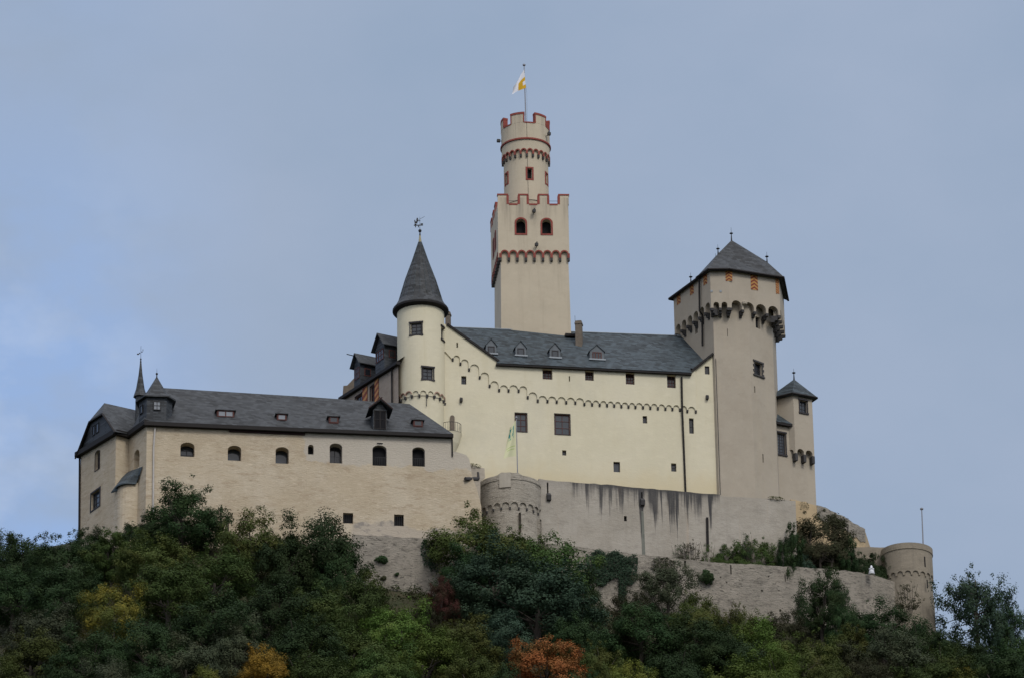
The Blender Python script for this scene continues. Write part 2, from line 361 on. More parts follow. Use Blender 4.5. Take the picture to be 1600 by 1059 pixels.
def window(S, box, root, depth=.35, arch=0, frame='frame', glass='glass', nx=2, ny=2, fw=.09, off=0, trim=None, tw=.18, sill=None, grille=0, name='window', label=None, dark=False):
    r = rect(S, *box, off); pts = shape(r, arch); o = off - depth
    bm = BM()
    if not dark:
        ribbon(bm, S, inset(pts, r, fw), pts, o - .03, o + .07)
        u0, u1, z0, z1 = r
        for i in range(1, nx): u = u0 + (u1 - u0) * i / nx; sbox(bm, S, u - .03, u + .03, z0 + fw, z1 - fw, o, o + .05)
        for i in range(1, ny): z = z0 + (z1 - z0) * i / ny; sbox(bm, S, u0 + fw, u1 - fw, z - .025, z + .025, o, o + .045)
        f = part(name, bm, frame, root, label)
        p = BM(); poly(p, S, inset(pts, r, fw * .5), (), o + .01); part('pane', p, glass, f)
    else:
        poly(bm, S, inset(pts, r, -.02), (), o); f = part(name, bm, 'hole', root, label)
    if trim:
        t = BM(); ribbon(t, S, pts, inset(pts, r, -tw), off - .01, off + .05); part('surround', t, trim, f)
    if sill:
        t = BM(); e = .14
        sbox(t, S, r[0] - e, r[1] + e, r[2] - .16, r[2], off - .02, off + .12); sbox(t, S, r[0] - e, r[1] + e, r[3], r[3] + .16, off - .02, off + .14)
        sbox(t, S, r[0] - .1, r[0], r[2], r[3], off - .02, off + .06); sbox(t, S, r[1], r[1] + .1, r[2], r[3], off - .02, off + .06)
        part('sill', t, sill, f)
    if grille:
        t = BM(); u0, u1, z0, z1 = r; zt = z0 + (z1 - z0) * grille; k = max(3, int((u1 - u0) / .17))
        for i in range(1, k): u = u0 + (u1 - u0) * i / k; sbox(t, S, u - .015, u + .015, z0, zt, off - .16, off - .13)
        sbox(t, S, u0, u1, zt - .03, zt, off - .16, off - .13); part('grille', t, 'iron', f)
    return pts
def scallop(cs, leg=.12, hw=.1, rise=None, n=8):
    path = []
    for i, (u, z) in enumerate(cs):
        path += [(u - hw, z), (u + hw, z)]
        if i + 1 < len(cs):
            u2, z2 = cs[i + 1]; a, b = u + hw, u2 - hw; zs = max(z, z2) + leg; r = (b - a) / 2; rr = rise or r
            path += [((a + b) / 2 - r * math.cos(t), zs + rr * math.sin(t)) for t in [math.pi * k / n for k in range(n + 1)]]
    return path
def under(bm, S, path, o0, o1):
    for a, b in zip(path, path[1:]): face(bm, [S.w(*a, o0), S.w(*b, o0), S.w(*b, o1), S.w(*a, o1)])
def strips(bm, S, path, ztop, off):
    for a, b in zip(path, path[1:]):
        if b[0] - a[0] > 1e-5: face(bm, [S.w(*a, off), S.w(*b, off), S.w(b[0], ztop, off), S.w(a[0], ztop, off)])
def cylwall(bm, S, z0, z1, holes=(), off=0, depth=.4, off_top=None, n=64):
    us = sorted({S.r * (-math.pi + 2 * math.pi * i / n) for i in range(n + 1)} | {u for h in holes for u in h[:2]})
    zs = sorted({z0, z1} | {z for h in holes for z in h[2:]})
    of = lambda z: off if off_top is None else off + (off_top - off) * (z - z0) / (z1 - z0)
    for a, b in zip(us, us[1:]):
        for c, d in zip(zs, zs[1:]):
            um, zm = (a + b) / 2, (c + d) / 2
            if any(h[0] < um < h[1] and h[2] < zm < h[3] for h in holes): continue
            face(bm, [S.w(a, c, of(c)), S.w(b, c, of(c)), S.w(b, d, of(d)), S.w(a, d, of(d))])
    for h in holes:
        u0, u1, c, d = h; q = [(u0, c), (u1, c), (u1, d), (u0, d)]
        for i in range(4): face(bm, [S.w(*q[i - 1], off), S.w(*q[i], off), S.w(*q[i], off - depth), S.w(*q[i - 1], off - depth)])
def corbels(S, cs, root, w=.2, h=.3, o0=-.02, o1=.22, mat='corbel', name='corbel'):
    for u, z in cs:
        bm = BM(); prism(bm, S, u - w / 2, u + w / 2, [(z, o0), (z, o1), (z - h * .45, o1 * .95), (z - h, o1 * .4), (z - h, o0)])
        part(name, bm, mat, root)
def finial(root, p, h, ball=.16, rod=.035, mat='iron', name='finial', zb=.45, disc=False):
    bm = BM(); tube(bm, [p, p + Vector((0, 0, h))], rod, 6, rod * .35); z = p.z + h * zb
    k = .35 if disc else 1
    lathe(bm, (p.x, p.y), [(.01, z - ball * k), (ball * .75, z - ball * .7 * k), (ball, z), (ball * .75, z + ball * .7 * k), (.01, z + ball * k)], 10)
    tube(bm, [p - Vector((0, 0, .15)), p + Vector((0, 0, h * zb * .9))], .09, 8, .04)
    return part(name, bm, mat, root)
def uvquad(name, S, u0, u1, z0, z1, off, mat, root, t=.05):
    bm = BM(); uvl = bm.loops.layers.uv.new('UVMap')
    sbox(bm, S, u0, u1, z0, z1, off - t, off)
    for f in bm.faces:
        for l in f.loops:
            co = l.vert.co; u = (Vector((co.x, co.y)) - S.o).dot(S.d) if isinstance(S, Plane) else 0
            l[uvl].uv = ((u - u0) / (u1 - u0), (co.z - z0) / max(1e-6, (u1 - u0)))
    return part(name, bm, mat, root)

# ================================================================== terrain
FOOT = [(-420, 990, 452), (-60, 905, 446), (60, 872, 442), (126, 858, 436.5), (229, 852, 429.6), (400, 862, 431.5), (560, 905, 433.5), (700, 926, 436), (850, 938, 439.6),
        (1000, 955, 442.5), (1240, 985, 445.5), (1400, 1000, 449), (1470, 1002, 455), (1600, 1045, 462), (1800, 1160, 470), (2200, 1400, 480)]
FOOT = [(lambda p: (p.x, p.y, p.z))(atY(*f)) for f in FOOT]
def footline(x):
    if x <= FOOT[0][0]: a = FOOT[0]; return a[1], a[2] - .5 * (a[0] - x)
    if x >= FOOT[-1][0]: a = FOOT[-1]; return a[1], a[2] - .5 * (x - a[0])
    for a, b in zip(FOOT, FOOT[1:]):
        if a[0] <= x <= b[0]:
            t = (x - a[0]) / (b[0] - a[0]); t2 = t
            return a[1] + (b[1] - a[1]) * t2, a[2] + (b[2] - a[2]) * t2
def terrain(x, y):
    yf, zf = footline(x); d = y - yf
    if d < 0: z = zf + .74 * d
    elif d < 40: z = zf + min(.45 * d, 4.5)
    else: z = zf + 4.5 - .55 * (d - 40)
    if z > 1: z += 1.1 * noise.noise(Vector((x * .07, y * .07, 0))) + .4 * noise.noise(Vector((x * .23, y * .23, 3)))
    return max(z, 0) if z < 3 else z
def axis(lo, hi, step, far, n):
    a = [lo + step * i for i in range(int((hi - lo) / step) + 1)]
    pre = [lo - (far * ((i + 1) / n) ** 2.2) for i in range(n)][::-1]; post = [a[-1] + far * ((i + 1) / n) ** 2.2 for i in range(n)]
    return pre + a + post
xs, ys = axis(-90, 90, 2.0, 4000, 22), axis(330, 520, 2.0, 5000, 22)
bm = BM(); g = [[bm.verts.new((x, y, terrain(x, y))) for x in xs] for y in ys]
for r0, r1 in zip(g, g[1:]):
    for k in range(len(xs) - 1): bm.faces.new((r0[k], r0[k + 1], r1[k + 1], r1[k]))
M['earth'] = wallmat('leaf_litter_earth', (.05, .045, .025), (.035, .042, .02), (.07, .05, .03), courses=1, blotch=.3, stone=.5, streak=0, bs=.8, bd=.15)
tag(part('hillside', bm, 'earth', smooth=True), kind='structure')

def zof(S, px, py, off=0): return S.hit(px, py, off)[1]
def pts(S, lst, off=0): return [S.hit(*p, off) for p in lst]
def W(S, px, py, off=0): return S.w(*S.hit(px, py, off), off)
def jag(line, step=.5, amp=.07):    # ragged masonry edge along an open (u, z) line
    out = []
    for a, b in zip(line, line[1:]):
        n = max(1, int(abs(b[0] - a[0]) / step))
        for i in range(n):
            t = i / n; out.append((a[0] + (b[0] - a[0]) * t, a[1] + (b[1] - a[1]) * t + (rnd.uniform(-amp, amp) if i else 0)))
    return out + [line[-1]]
def slab(bm, S, outline, thick, holes=(), off=0, depth=.5):
    poly(bm, S, outline, holes, off, depth)
    n = len(outline)
    back = [S.w(u, z, off - thick) for u, z in outline]
    tri = tessellate_polygon([[Vector((u, z, 0)) for u, z in outline]]); bv = [bm.verts.new(p) for p in back]
    for a, b, c in tri:
        try: bm.faces.new((bv[c], bv[b], bv[a]))
        except ValueError: pass
    for i in range(n): face(bm, [S.w(*outline[i - 1], off), S.w(*outline[i - 1], off - thick), S.w(*outline[i], off - thick), S.w(*outline[i], off)])
def bandz(bm, S, u0, u1, za, zb, h, o0, o1):
    v = [[bm.verts.new(S.w(u, z + dz, o)) for dz, o in ((0, o0), (0, o1), (h, o1), (h, o0))] for u, z in ((u0, za), (u1, zb))]
    for k in range(4): bm.faces.new((v[0][k], v[0][(k + 1) % 4], v[1][(k + 1) % 4], v[1][k])[::-1])
    bm.faces.new(v[0]); bm.faces.new(v[1][::-1])
def wallquad(bm, a, b, z0, za, zb): face(bm, [(a[0], a[1], z0), (b[0], b[1], z0), (b[0], b[1], zb), (a[0], a[1], za)])
def nrm(a, b, c): return (b - a).cross(c - a).normalized()
def box3(bm, c, sx, sy, sz, rz=0):
    m = Matrix.Translation(c) @ Matrix.Rotation(rz, 4, 'Z') @ Matrix.Diagonal((sx, sy, sz, 1)); bmesh.ops.create_cube(bm, size=1, matrix=m)
def dormer(root, S, P, wd, h, rh, back, gable=False, wallm='slate_c', roofm='slate', frame='redwood', nx=1, ny=1, glass='glass', win=.72, face_m=None, oh=.16, name='dormer', trimm=None, wz=(.14, .88)):
    D = Plane((P.x, P.y), S.d); z = P.z; a = wd / 2
    bm = BM(); sbox(bm, D, -a, a, z - .15, z + h, -back, 0)
    if gable: prism_pts = [(-a, z + h), (a, z + h), (0, z + h + rh * .93)]; poly(bm, D, prism_pts, (), 0)
    d = part(name, bm, face_m or wallm, root)
    bm = BM(); L3, R3 = (-a - oh, z + h - .02), (a + oh, z + h - .02)
    if gable:
        r0, r1 = D.w(0, z + h + rh, oh), D.w(0, z + h + rh, -back - rh * 1.2)
        for q in (L3, R3): face(bm, [D.w(*q, oh), r0, r1, D.w(*q, -back)]); face(bm, [D.w(q[0], q[1] - .07, oh), r0 - Vector((0, 0, .09)), r1 - Vector((0, 0, .09)), D.w(q[0], q[1] - .07, -back)])
        for q in (L3, R3): face(bm, [D.w(*q, oh), r0, r0 - Vector((0, 0, .09)), D.w(q[0], q[1] - .07, oh)])
    else:
        r0, r1 = D.w(0, z + h + rh, -a * .7), D.w(0, z + h + rh, -back - rh * 1.3)
        face(bm, [D.w(*L3, oh), D.w(*R3, oh), r0]); face(bm, [D.w(*R3, oh), D.w(*R3, -back - .3), r1, r0]); face(bm, [D.w(*L3, -back - .3), D.w(*L3, oh), r0, r1])
        face(bm, [D.w(L3[0], L3[1] - .06, oh), D.w(L3[0], L3[1] - .06, -back), D.w(R3[0], R3[1] - .06, -back), D.w(R3[0], R3[1] - .06, oh)])
        face(bm, [D.w(L3[0], L3[1] - .06, oh), D.w(R3[0], R3[1] - .06, oh), D.w(*R3, oh), D.w(*L3, oh)])
    part('dormer_roof', bm, roofm, d)
    if win:
        u = a * win; r = (-u, u, z + h * wz[0], z + h * wz[1]); q = shape(r); bm = BM()
        ribbon(bm, D, inset(q, r, .09), q, -.02, .05)
        for i in range(1, nx): x = -u + 2 * u * i / nx; sbox(bm, D, x - .05, x + .05, r[2] + .05, r[3] - .05, -.02, .045)
        for i in range(1, ny): y = r[2] + (r[3] - r[2]) * i / ny; sbox(bm, D, -u + .05, u - .05, y - .03, y + .03, -.02, .04)
        f = part('window', bm, frame, d); bm = BM(); poly(bm, D, inset(q, r, .07), (), .012); part('pane', bm, glass, f)
    if trimm:
        bm = BM()
        for q in (L3, R3): tube(bm, [D.w(*q, oh + .02), D.w(-q[0] * .12, z + h + rh + .2, oh + .02)], .08, 4)
        part('bargeboard', bm, trimm, d)
    return d

# ================================================================== long front building (left)
Nc = atY(229.5, 663, 430); A = Plane((Nc.x, Nc.y), azd(80.5))
baseA = (Nc.x, Nc.y, terrain(Nc.x, Nc.y))
RA = thing('castle_building', 'long beige rubble-plastered castle building with a grey slate roof along the left of the hilltop', 'building', baseA)
Lf = Plane(A.o, azd(149)); u2 = Lf.hit(201.5, 690)[0]; P2 = Lf.xy(u2)
F12 = Plane(P2, azd(53)); u1 = F12.hit(181, 700)[0]; P1 = F12.xy(u1)
Wf = Plane(P1, azd(149)); u0 = Wf.hit(126, 730)[0]; P0 = Wf.xy(u0)
zN, z2, z1_, z0_ = Nc.z, zof(Lf, 201.5, 685), zof(Wf, 181, 680), zof(Wf, 126, 712)
ZB = baseA[2] - 12
holes = []
AW = dict(depth=1.05, frame='frame', glass='glass', fw=.08)
for bx, gr, gl, nx, ny in (((282, 690.5, 304, 712.8), 0, 'glass', 2, 3), ((355.9, 695.5, 377, 719), 0, 'glass', 1, 1), ((430.6, 697.8, 451.2, 723.6), 0, 'glass', 1, 1),
                           ((515.2, 692, 534.8, 723), .35, 'glassd', 2, 1), ((582, 695, 604.2, 727), .45, 'hole', 1, 1), ((644.3, 698, 664, 728), .45, 'hole', 1, 1)):
    lab = 'dark open arched window' if gl == 'hole' else None
    holes.append(window(A, bx, RA, depth=1.05 if gl != 'hole' else .55, arch=.62, glass=gl, nx=nx, ny=ny, grille=gr, fw=.08, label=lab))
holes.append(window(A, (481.2, 694, 490.2, 709.2), RA, depth=.6, arch=1, dark=True))
for bx in ((536, 800.7, 551.8, 817), (615.8, 803.2, 631, 821)): holes.append(window(A, bx, RA, depth=.5, dark=True, grille=1))
bm = BM()
top = pts(A, [(229.5, 660), (480, 668.5), (707, 680)]); top[0] = (0, top[0][1])
rag = jag(pts(A, [(707, 704), (716, 706), (728, 710), (733, 716), (735, 726), (738, 745)]), .4, .08) + pts(A, [(745, 762), (752, 790), (754, 850)])
uE = rag[-1][0]
out = [(0, ZB)] + top + [(rag[0][0] - .02, top[-1][1])][:0] + rag + [(uE, ZB)]
poly(bm, A, out[:1] + out[1:], holes, 0, 1.02)
# left faces
h2 = [window(Wf, (149, 704, 155.9, 733), RA, depth=.35, arch=.6, nx=2, ny=4, glass='glassd', trim='frame', tw=.06), window(Wf, (142.5, 767, 156, 793), RA, depth=.3, nx=3, ny=3, glass='glass', trim='frame', tw=.16)]
poly(bm, Wf, [(u0, ZB), (0, ZB), (0, z1_ + .1), (u0, z0_ + .1)], h2, 0, .5)
poly(bm, F12, [(u1, ZB), (0, ZB), (0, z2 + .1), (u1, z1_ + .1)])
nr = rect(Lf, 209, 702.5, 217.8, 731); nich = shape(nr, 1)
poly(bm, Lf, [(u2, ZB), (0, ZB), (0, zN + .1), (u2, z2 + .1)], [nich], 0, .8)
poly(bm, Lf, nich, (), -.8)
BK = A.xy(uE, -11); BL = A.xy(1.0, -12); PB = P0 + azd(56) * 9
for a, b, za, zb in ((A.xy(uE), BK, rag[-1][1], rag[-1][1]), (BK, BL, zN, zN), (BL, PB, zN, z0_), (PB, P0, z0_, z0_)): wallquad(bm, a, b, ZB, za, zb)
uT = top[-1][0]; face(bm, [A.w(uT, rag[0][1] - .3), A.w(uT, rag[0][1] - .3, -11), A.w(uT, top[-1][1], -11), A.w(uT, top[-1][1])])
for a, b in zip(rag, rag[1:]): face(bm, [A.w(*a), A.w(*b), A.w(*b, -11), A.w(*a, -11)])
part('wall', bm, 'wall_a', RA)
# rough stone foot of the wall
bm = BM(); ln = jag(pts(A, [(552, 834), (600, 837), (640, 839), (705, 841)], .3), .5, .06)
slab(bm, A, [(ln[0][0], ZB)] + ln + [(ln[-1][0], ZB)], .5, off=.3); part('plinth', bm, 'rubble', RA)
# main roof
e0, e1 = A.hit(226, 657.5, .5), A.hit(708.5, 677.5, .5); e0 = (-.35, e0[1])
rr, rl = A.hit(640, 630.5, -5.5), A.hit(262, 606, -5.5)
sl = (rr[1] - rl[1]) / (rr[0] - rl[0]); rl = (1.0, rl[1] + sl * (1.0 - rl[0]))
E0, E1, RR, RL = A.w(*e0, .5), A.w(*e1, .5), A.w(*rr, -5.5), A.w(*rl, -5.5)
E0b, E1b = A.w(*e0, -11.5), A.w(*e1, -11.5)
um, zm = A.hit(476, 668.3, .5)
Em = A.w(um, zm, .5); rm = A.hit(476, 619, -5.5); Rm = A.w(*rm, -5.5)
bm = BM()
for q in ([E0, Em, Rm, RL], [Em, E1, RR, Rm], [E1, E1b, RR], [E1b, E0b, RL, RR], [E0b, E0, RL]): face(bm, q)
# wing roof with half-hipped gable
G1, G0 = W(Wf, 179.5, 673.5, .5), W(Wf, 117.5, 714.5, .5)
T0, T1 = W(Wf, 139, 657.5, .35), W(Wf, 160, 644.5, .35); AP = W(Wf, 163, 629, -1.0)
d53 = azd(56); dd = Vector((d53.x, d53.y, 0)); RE = AP + dd * 5.2; V2_ = W(F12, 201.5, 677.5, .5)
for q in ([G1, V2_, RE, AP], [G1, AP, T1], [T0, T1, AP], [G0, T0, AP], [G0, AP, RE, G0 + dd * 8], [V2_, E0, RL, RE]): face(bm, q)
part('roof', bm, 'slate', RA)
bm = BM(); face(bm, [W(Wf, 119, 713.5, .12), W(Wf, 179, 674, .12), W(Wf, 160, 646, .12), W(Wf, 139.5, 659, .12)])
gab = part('gable', bm, 'slate_c', RA)
for bx in ((146.6, 664.5, 150.3, 680), (151.8, 661, 156.4, 676)): window(Wf, bx, RA, depth=-.13, off=.0, frame='iron', glass='glassd', nx=1, ny=1, fw=.07)
# eaves boards
bm = BM()
bandz(bm, A, -.3, um, e0[1] - .36, zm - .36, .38, -.05, .5); bandz(bm, A, um, e1[0], zm - .32, e1[1] - .32, .34, -.05, .5)
bandz(bm, Lf, u2 - .2, .35, z2 - .02, zN - .12, .5, -.05, .45); bandz(bm, F12, u1 - .2, .35, z1_ - .02, z2 - .02, .48, -.05, .45); bandz(bm, Wf, u0 - .45, .35, z0_ - .05, z1_ - .05, .5, -.05, .48)
for a, b in ((G0, T0), (T0, T1), (T1, G1)): tube(bm, [a - Vector((0, 0, .1)), b - Vector((0, 0, .1))], .11, 4)
part('eaves_board', bm, 'dark', RA)
bm = BM(); bandz(bm, A, 8, um + .1, zm - .56 + (e0[1] - zm) * .45, zm - .56, .2, -.02, .12); part('eaves_beam', bm, 'soffit', RA)
bm = BM(); tube(bm, [A.w(A.hit(242, 672)[0], e0[1] - .5, .14), W(A, 240, 700, .14), W(A, 239.3, 800, .14)], .085, 8); part('drainpipe', bm, 'pipe', RA)
bm = BM(); tube(bm, [W(Wf, 124.5, 716, .1), W(Wf, 123.5, 860, .1)], .1, 8); part('downpipe', bm, 'dark', RA); bm = BM(); tube(bm, [A.w(uT - .05, e1[1] - .4, .1), A.w(uT - .05, e1[1] - 2.2, .1)], .07, 6); part('downpipe', bm, 'dark', RA)
bm = BM(); prism(bm, A, *sorted((A.hit(479, 740)[0], A.hit(482, 740)[0])), [(zof(A, 480, 790), 0), (zof(A, 480, 730), 0), (zof(A, 480, 732), .03), (zof(A, 480, 790), .02)]); part('crack_rib', bm, 'wall_a', RA)
# lean-to buttress with slate roof in the corner
Q = Lf.xy(Lf.hit(215.5, 755)[0]); arcp = []
for i in range(9):
    t = i / 8; p = P1.lerp(Q, t); nn = Vector((Q.y - P1.y, -(Q.x - P1.x))).normalized(); arcp.append(p + nn * (.75 * math.sin(math.pi * t)))
zA, zQ = zof(Wf, 179, 765), zof(Lf, 215.5, 755)
bm = BM()
for i in range(8): wallquad(bm, arcp[i], arcp[i + 1], ZB, zA + (zQ - zA) * i / 8 + .1, zA + (zQ - zA) * (i + 1) / 8 + .1)
part('buttress', bm, 'wall_a', RA)
bm = BM(); ti = [W(F12, 190, 746, .03), W(F12, 197, 739, .03), W(F12, 201, 736, .03), W(Lf, 212, 732, .03), W(Lf, 223, 728, .06)]
lo = []
for i, p in enumerate(arcp):
    nn = Vector((Q.y - P1.y, -(Q.x - P1.x))).normalized(); q = p + nn * .3; lo.append(Vector((q.x, q.y, zA + (zQ - zA) * i / 8)))
lo[0] = W(Wf, 173.5, 768, .5)
tt = [ti[min(4, int(i / 2))].lerp(ti[min(4, int(i / 2) + 1)], (i / 2) % 1) for i in range(9)]
for i in range(8): face(bm, [lo[i], lo[i + 1], tt[i + 1], tt[i]]); face(bm, [lo[i] - Vector((0, 0, .14)), lo[i], lo[i + 1], lo[i + 1] - Vector((0, 0, .14))][::-1])
face(bm, [lo[i] - Vector((0, 0, .14)) for i in range(9)])
part('lean_to_roof', bm, 'slate_b', RA)
# slate-clad corner oriel
zt, zb_ = zof(A, 245, 619.5, .08), e0[1] - .25
fp = [Lf.xy(-1.55, .1), Vector((A.xy(.0, .1) + Lf.xy(0, .1)) / 2), A.xy(1.85, .1), A.xy(2.5, -.75), A.xy(2.5, -3.2), A.xy(-.2, -3.2)]
bm = BM(); ngon_prism(bm, fp, zb_, zt); ORI = part('oriel', bm, 'slate_c', RA)
cx = sum((p for p in fp), Vector((0, 0))) / 6; cx = A.xy(1.0, -1.3); ap = Plane(cx, A.d); za = zof(ap, 239, 588.5)
bm = BM(); ring = [cx + (p - cx) * 1.0 + (p - cx).normalized() * .38 for p in fp]; rg = [[bm.verts.new((*(cx + (p - cx) * k), zt + (za - zt) * h)) for p in ring] for k, h in ((1, -.03), (1, .02), (.72, .16), (.45, .42), (.2, .76), (.03, 1))]
for a, b in zip(rg, rg[1:]):
    for i in range(6): bm.faces.new((a[i - 1], a[i], b[i], b[i - 1]))
bm.faces.new(rg[0][::-1]); bm.faces.new(rg[-1]); part('oriel_roof', bm, 'slate', ORI)
finial(ORI, Vector((cx.x, cx.y, za - .1)), 1.0, .12, .03)
window(A, (239.4, 627, 251, 641), ORI, depth=-.13, frame='iron', glass='glassl', nx=2, ny=2, fw=.07)
window(Lf, (220.5, 633, 224.8, 646), ORI, depth=-.13, frame='iron', glass='glassd', nx=1, ny=1, fw=.08)
# fleche with weathervane
sp = atY(219, 620, 436.6); bm = BM(); zs = sp.z; ztip = atY(220.6, 562, 436.6).z
lathe(bm, (sp.x, sp.y), [(.46, zs - 3.5), (.46, zs + .05)], 8); lathe(bm, (sp.x, sp.y), [(.68, zs), (.66, zs + .1), (.42, zs + .9), (.2, zs + (ztip - zs) * .6), (.05, ztip)], 8)
FL_ = part('fleche', bm, 'slate', RA)
finial(FL_, Vector((sp.x, sp.y, ztip - .1)), 1.5, .09, .025, zb=.13)
bm = BM(); vz = ztip + .75; X = Vector((sp.x, sp.y, vz))
for dx, dz, a, b in ((-.28, -.12, .2, .13), (-.12, -.02, .13, .12), (.1, .12, .16, .07), (.2, .3, .05, .2), (0, .45, .03, .6)): box3(bm, X + Vector((dx, 0, dz)), a, .03, b)
part('weathervane', bm, 'iron', FL_)
# dormers of the long roof
pA, nA = E0, nrm(E0, E1, RR)
for px, yb, wd, h, nx, gl in ((352.5, 652, 1.7, .82, 2, 'glassl'), (440.3, 657, .95, .78, 1, 'glassl'), (521.5, 661, .95, .78, 1, 'glass'), (653.3, 666.5, .95, .78, 1, 'glass')):
    dormer(RA, A, atP(px, yb, pA, nA), wd, h, .5, .75, nx=nx, glass=gl, face_m='redwood', win=.86 if nx == 1 else .9, wz=(.1, .9))
dh = dormer(RA, A, atP(594, 671.5, pA, nA), 1.35, 2.1, .95, 2.0, gable=True, frame='dark', glass='hole', nx=2, ny=2, win=.86, oh=.5, trimm='soffit', wz=(.05, .98))
# iron bracket over the middle arch
bm = BM(); sbox(bm, A, A.hit(589, 694)[0], A.hit(598, 694)[0], zof(A, 594, 692.6), zof(A, 594, 691.8), .02, .12); part('bracket', bm, 'iron', RA)

# ================================================================== palas (large cream building)
Bc = atY(697, 600, 452); B = Plane((Bc.x, Bc.y), azd(79.5))
RB = thing('palas_building', 'large cream-plastered castle hall with a stepped arch frieze and blue-grey slate roof', 'building', (Bc.x, Bc.y, zof(B, 720, 745)))
ZB2 = zof(B, 900, 950)
z6 = lambda x, y: (680 + x / 3.309, 480 + y / 3.309)
hu = []; hl = []
for x0, x1, y0, y1 in ((555, 606, 316, 371), (775, 820, 325, 377), (985, 1031, 335, 397), (1199, 1244, 348, 415)):
    a, b = z6(x0, y0), z6(x1, y1); hu.append(window(B, (*a, *b), RB, depth=.5, off=.14, frame='redwood', glass='glassd', nx=3, ny=4, fw=.07))
for x0, x1, y0, y1 in ((110, 118, 182, 208), (691, 697, 354, 381)): hu.append(window(B, (*z6(x0, y0), *z6(x1, y1)), RB, depth=.4, off=.14, dark=True, name='arrow_slit'))
hl.append(window(B, (*z6(1394, 303), *z6(1418, 345)), RB, depth=.2, off=0, frame='frame', glass='glassd', nx=1, ny=1))
for x0, x1, y0, y1, nx, ny, fr in ((135, 161, 354, 397, 2, 2, 'frame'), (414, 474, 546, 641, 2, 3, 'redwood'), (619, 697, 551, 656, 2, 3, 'redwood'), (1073, 1096, 560, 598, 1, 1, 'frame'),
                                   (1313, 1337, 572, 651, 1, 2, 'frame'), (657, 678, 737, 764, 1, 1, 'frame'), (922, 956, 797, 850, 1, 1, 'frame'), (1220, 1247, 805, 847, 1, 2, 'frame')):
    big = nx == 2 and ny == 3
    hl.append(window(B, (*z6(x0, y0), *z6(x1, y1)), RB, depth=.22 if big else .32, frame=fr, glass='glass' if big or x0 in (135, 922) else 'glassd', nx=nx, ny=ny, fw=.1 if big else .07, trim='frame' if big else None, tw=.06))
cpx = [(90, 275), (130, 297), (175, 327), (230, 367), (281, 411), (330, 433), (379, 435), (431, 436), (478, 470), (530, 488), (580, 490), (628, 493), (677, 496), (724, 498), (771, 505), (811, 507), (850, 509), (888, 511),
       (925, 513), (962, 516), (999, 518), (1035, 520), (1074, 522), (1112, 524), (1151, 527), (1190, 529), (1226, 531), (1265, 534), (1303, 541), (1347, 544)]
cs = [B.hit(*z6(x, y - 6)) for x, y in cpx]
uL = B.hit(640, 560)[0]; uR = B.hit(1121, 700)[0]
cs0 = [(uL, cs[0][1] + .3)] + cs
path = scallop(cs, leg=.1, hw=.07)
topo = [(uL, zof(B, 697, 508) + 3.2)] + [B.hit(*p) for p in ((697, 509), (778, 566.5), (1079, 583.5), (1114.5, 554.5))]; topo.append((uR, topo[-1][1] + .3))
bm = BM()
zc = [c[1] for c in cs]
ovl = [(uL, cs[0][1] + .75)] + [(cs[0][0] - .75, cs[0][1] + .75)] + [(cs[0][0] - .07 - .33 - .33 * math.cos(t), cs[0][1] + .1 + .33 * math.sin(t)) for t in (2.4, 1.9, 1.57)][:0] + path
ux = path[-1][0]; tx = topo[3][1] + (topo[4][1] - topo[3][1]) * max(0, ux - topo[3][0]) / (topo[4][0] - topo[3][0])
tl = [(ux, tx)] + topo[3::-1] if ux > topo[3][0] else [(ux, topo[3][1])] + topo[2::-1]
poly(bm, B, ovl + tl, hu, .14, .5); under(bm, B, ovl, .14, -.02); face(bm, [B.w(ux, path[-1][1], .14), B.w(ux, path[-1][1], 0), B.w(ux, tx, 0), B.w(ux, tx, .14)])
# lower, recessed face runs up behind the arches
low = [(uL, ZB2), (uR, ZB2), (uR, cs[-1][1] + 1.3)] + [(u, z + 1.25) for u, z in cs[::-1]] + [(uL, cs[0][1] + 1.2)]
low = [(uL, ZB2), (uR, ZB2), topo[5], topo[4], (ux - .05, tx), (ux - .05, cs[-1][1] + 1.3), (cs[8][0] + .5, cs[8][1] + 1.25), (cs[8][0] - .8, cs[7][1] + 1.2), (cs[5][0] + .2, cs[5][1] + 1.25), (cs[0][0], cs[0][1] + 1.6), (uL, cs[0][1] + 1.6)]
poly(bm, B, low, hl, 0, .4)
# raised verges behind and the other sides of the hall
for tri in ([topo[1], topo[2], (topo[1][0], topo[2][1])], [topo[3], topo[4], (topo[4][0], topo[3][1])]): poly(bm, B, tri, (), -.28)
Zt = topo[2][1]; c0, c1, c2, c3 = B.xy(uL), B.xy(uR), B.xy(uR, -12), B.xy(uL, -12)
for a, b in ((c1, c2), (c2, c3), (c3, c0)): wallquad(bm, a, b, ZB2, Zt, Zt)
part('wall', bm, 'wall_b', RB)
corbels(B, [(u, z + .09) for u, z in cs], RB, w=.17, h=.3, o1=.2)
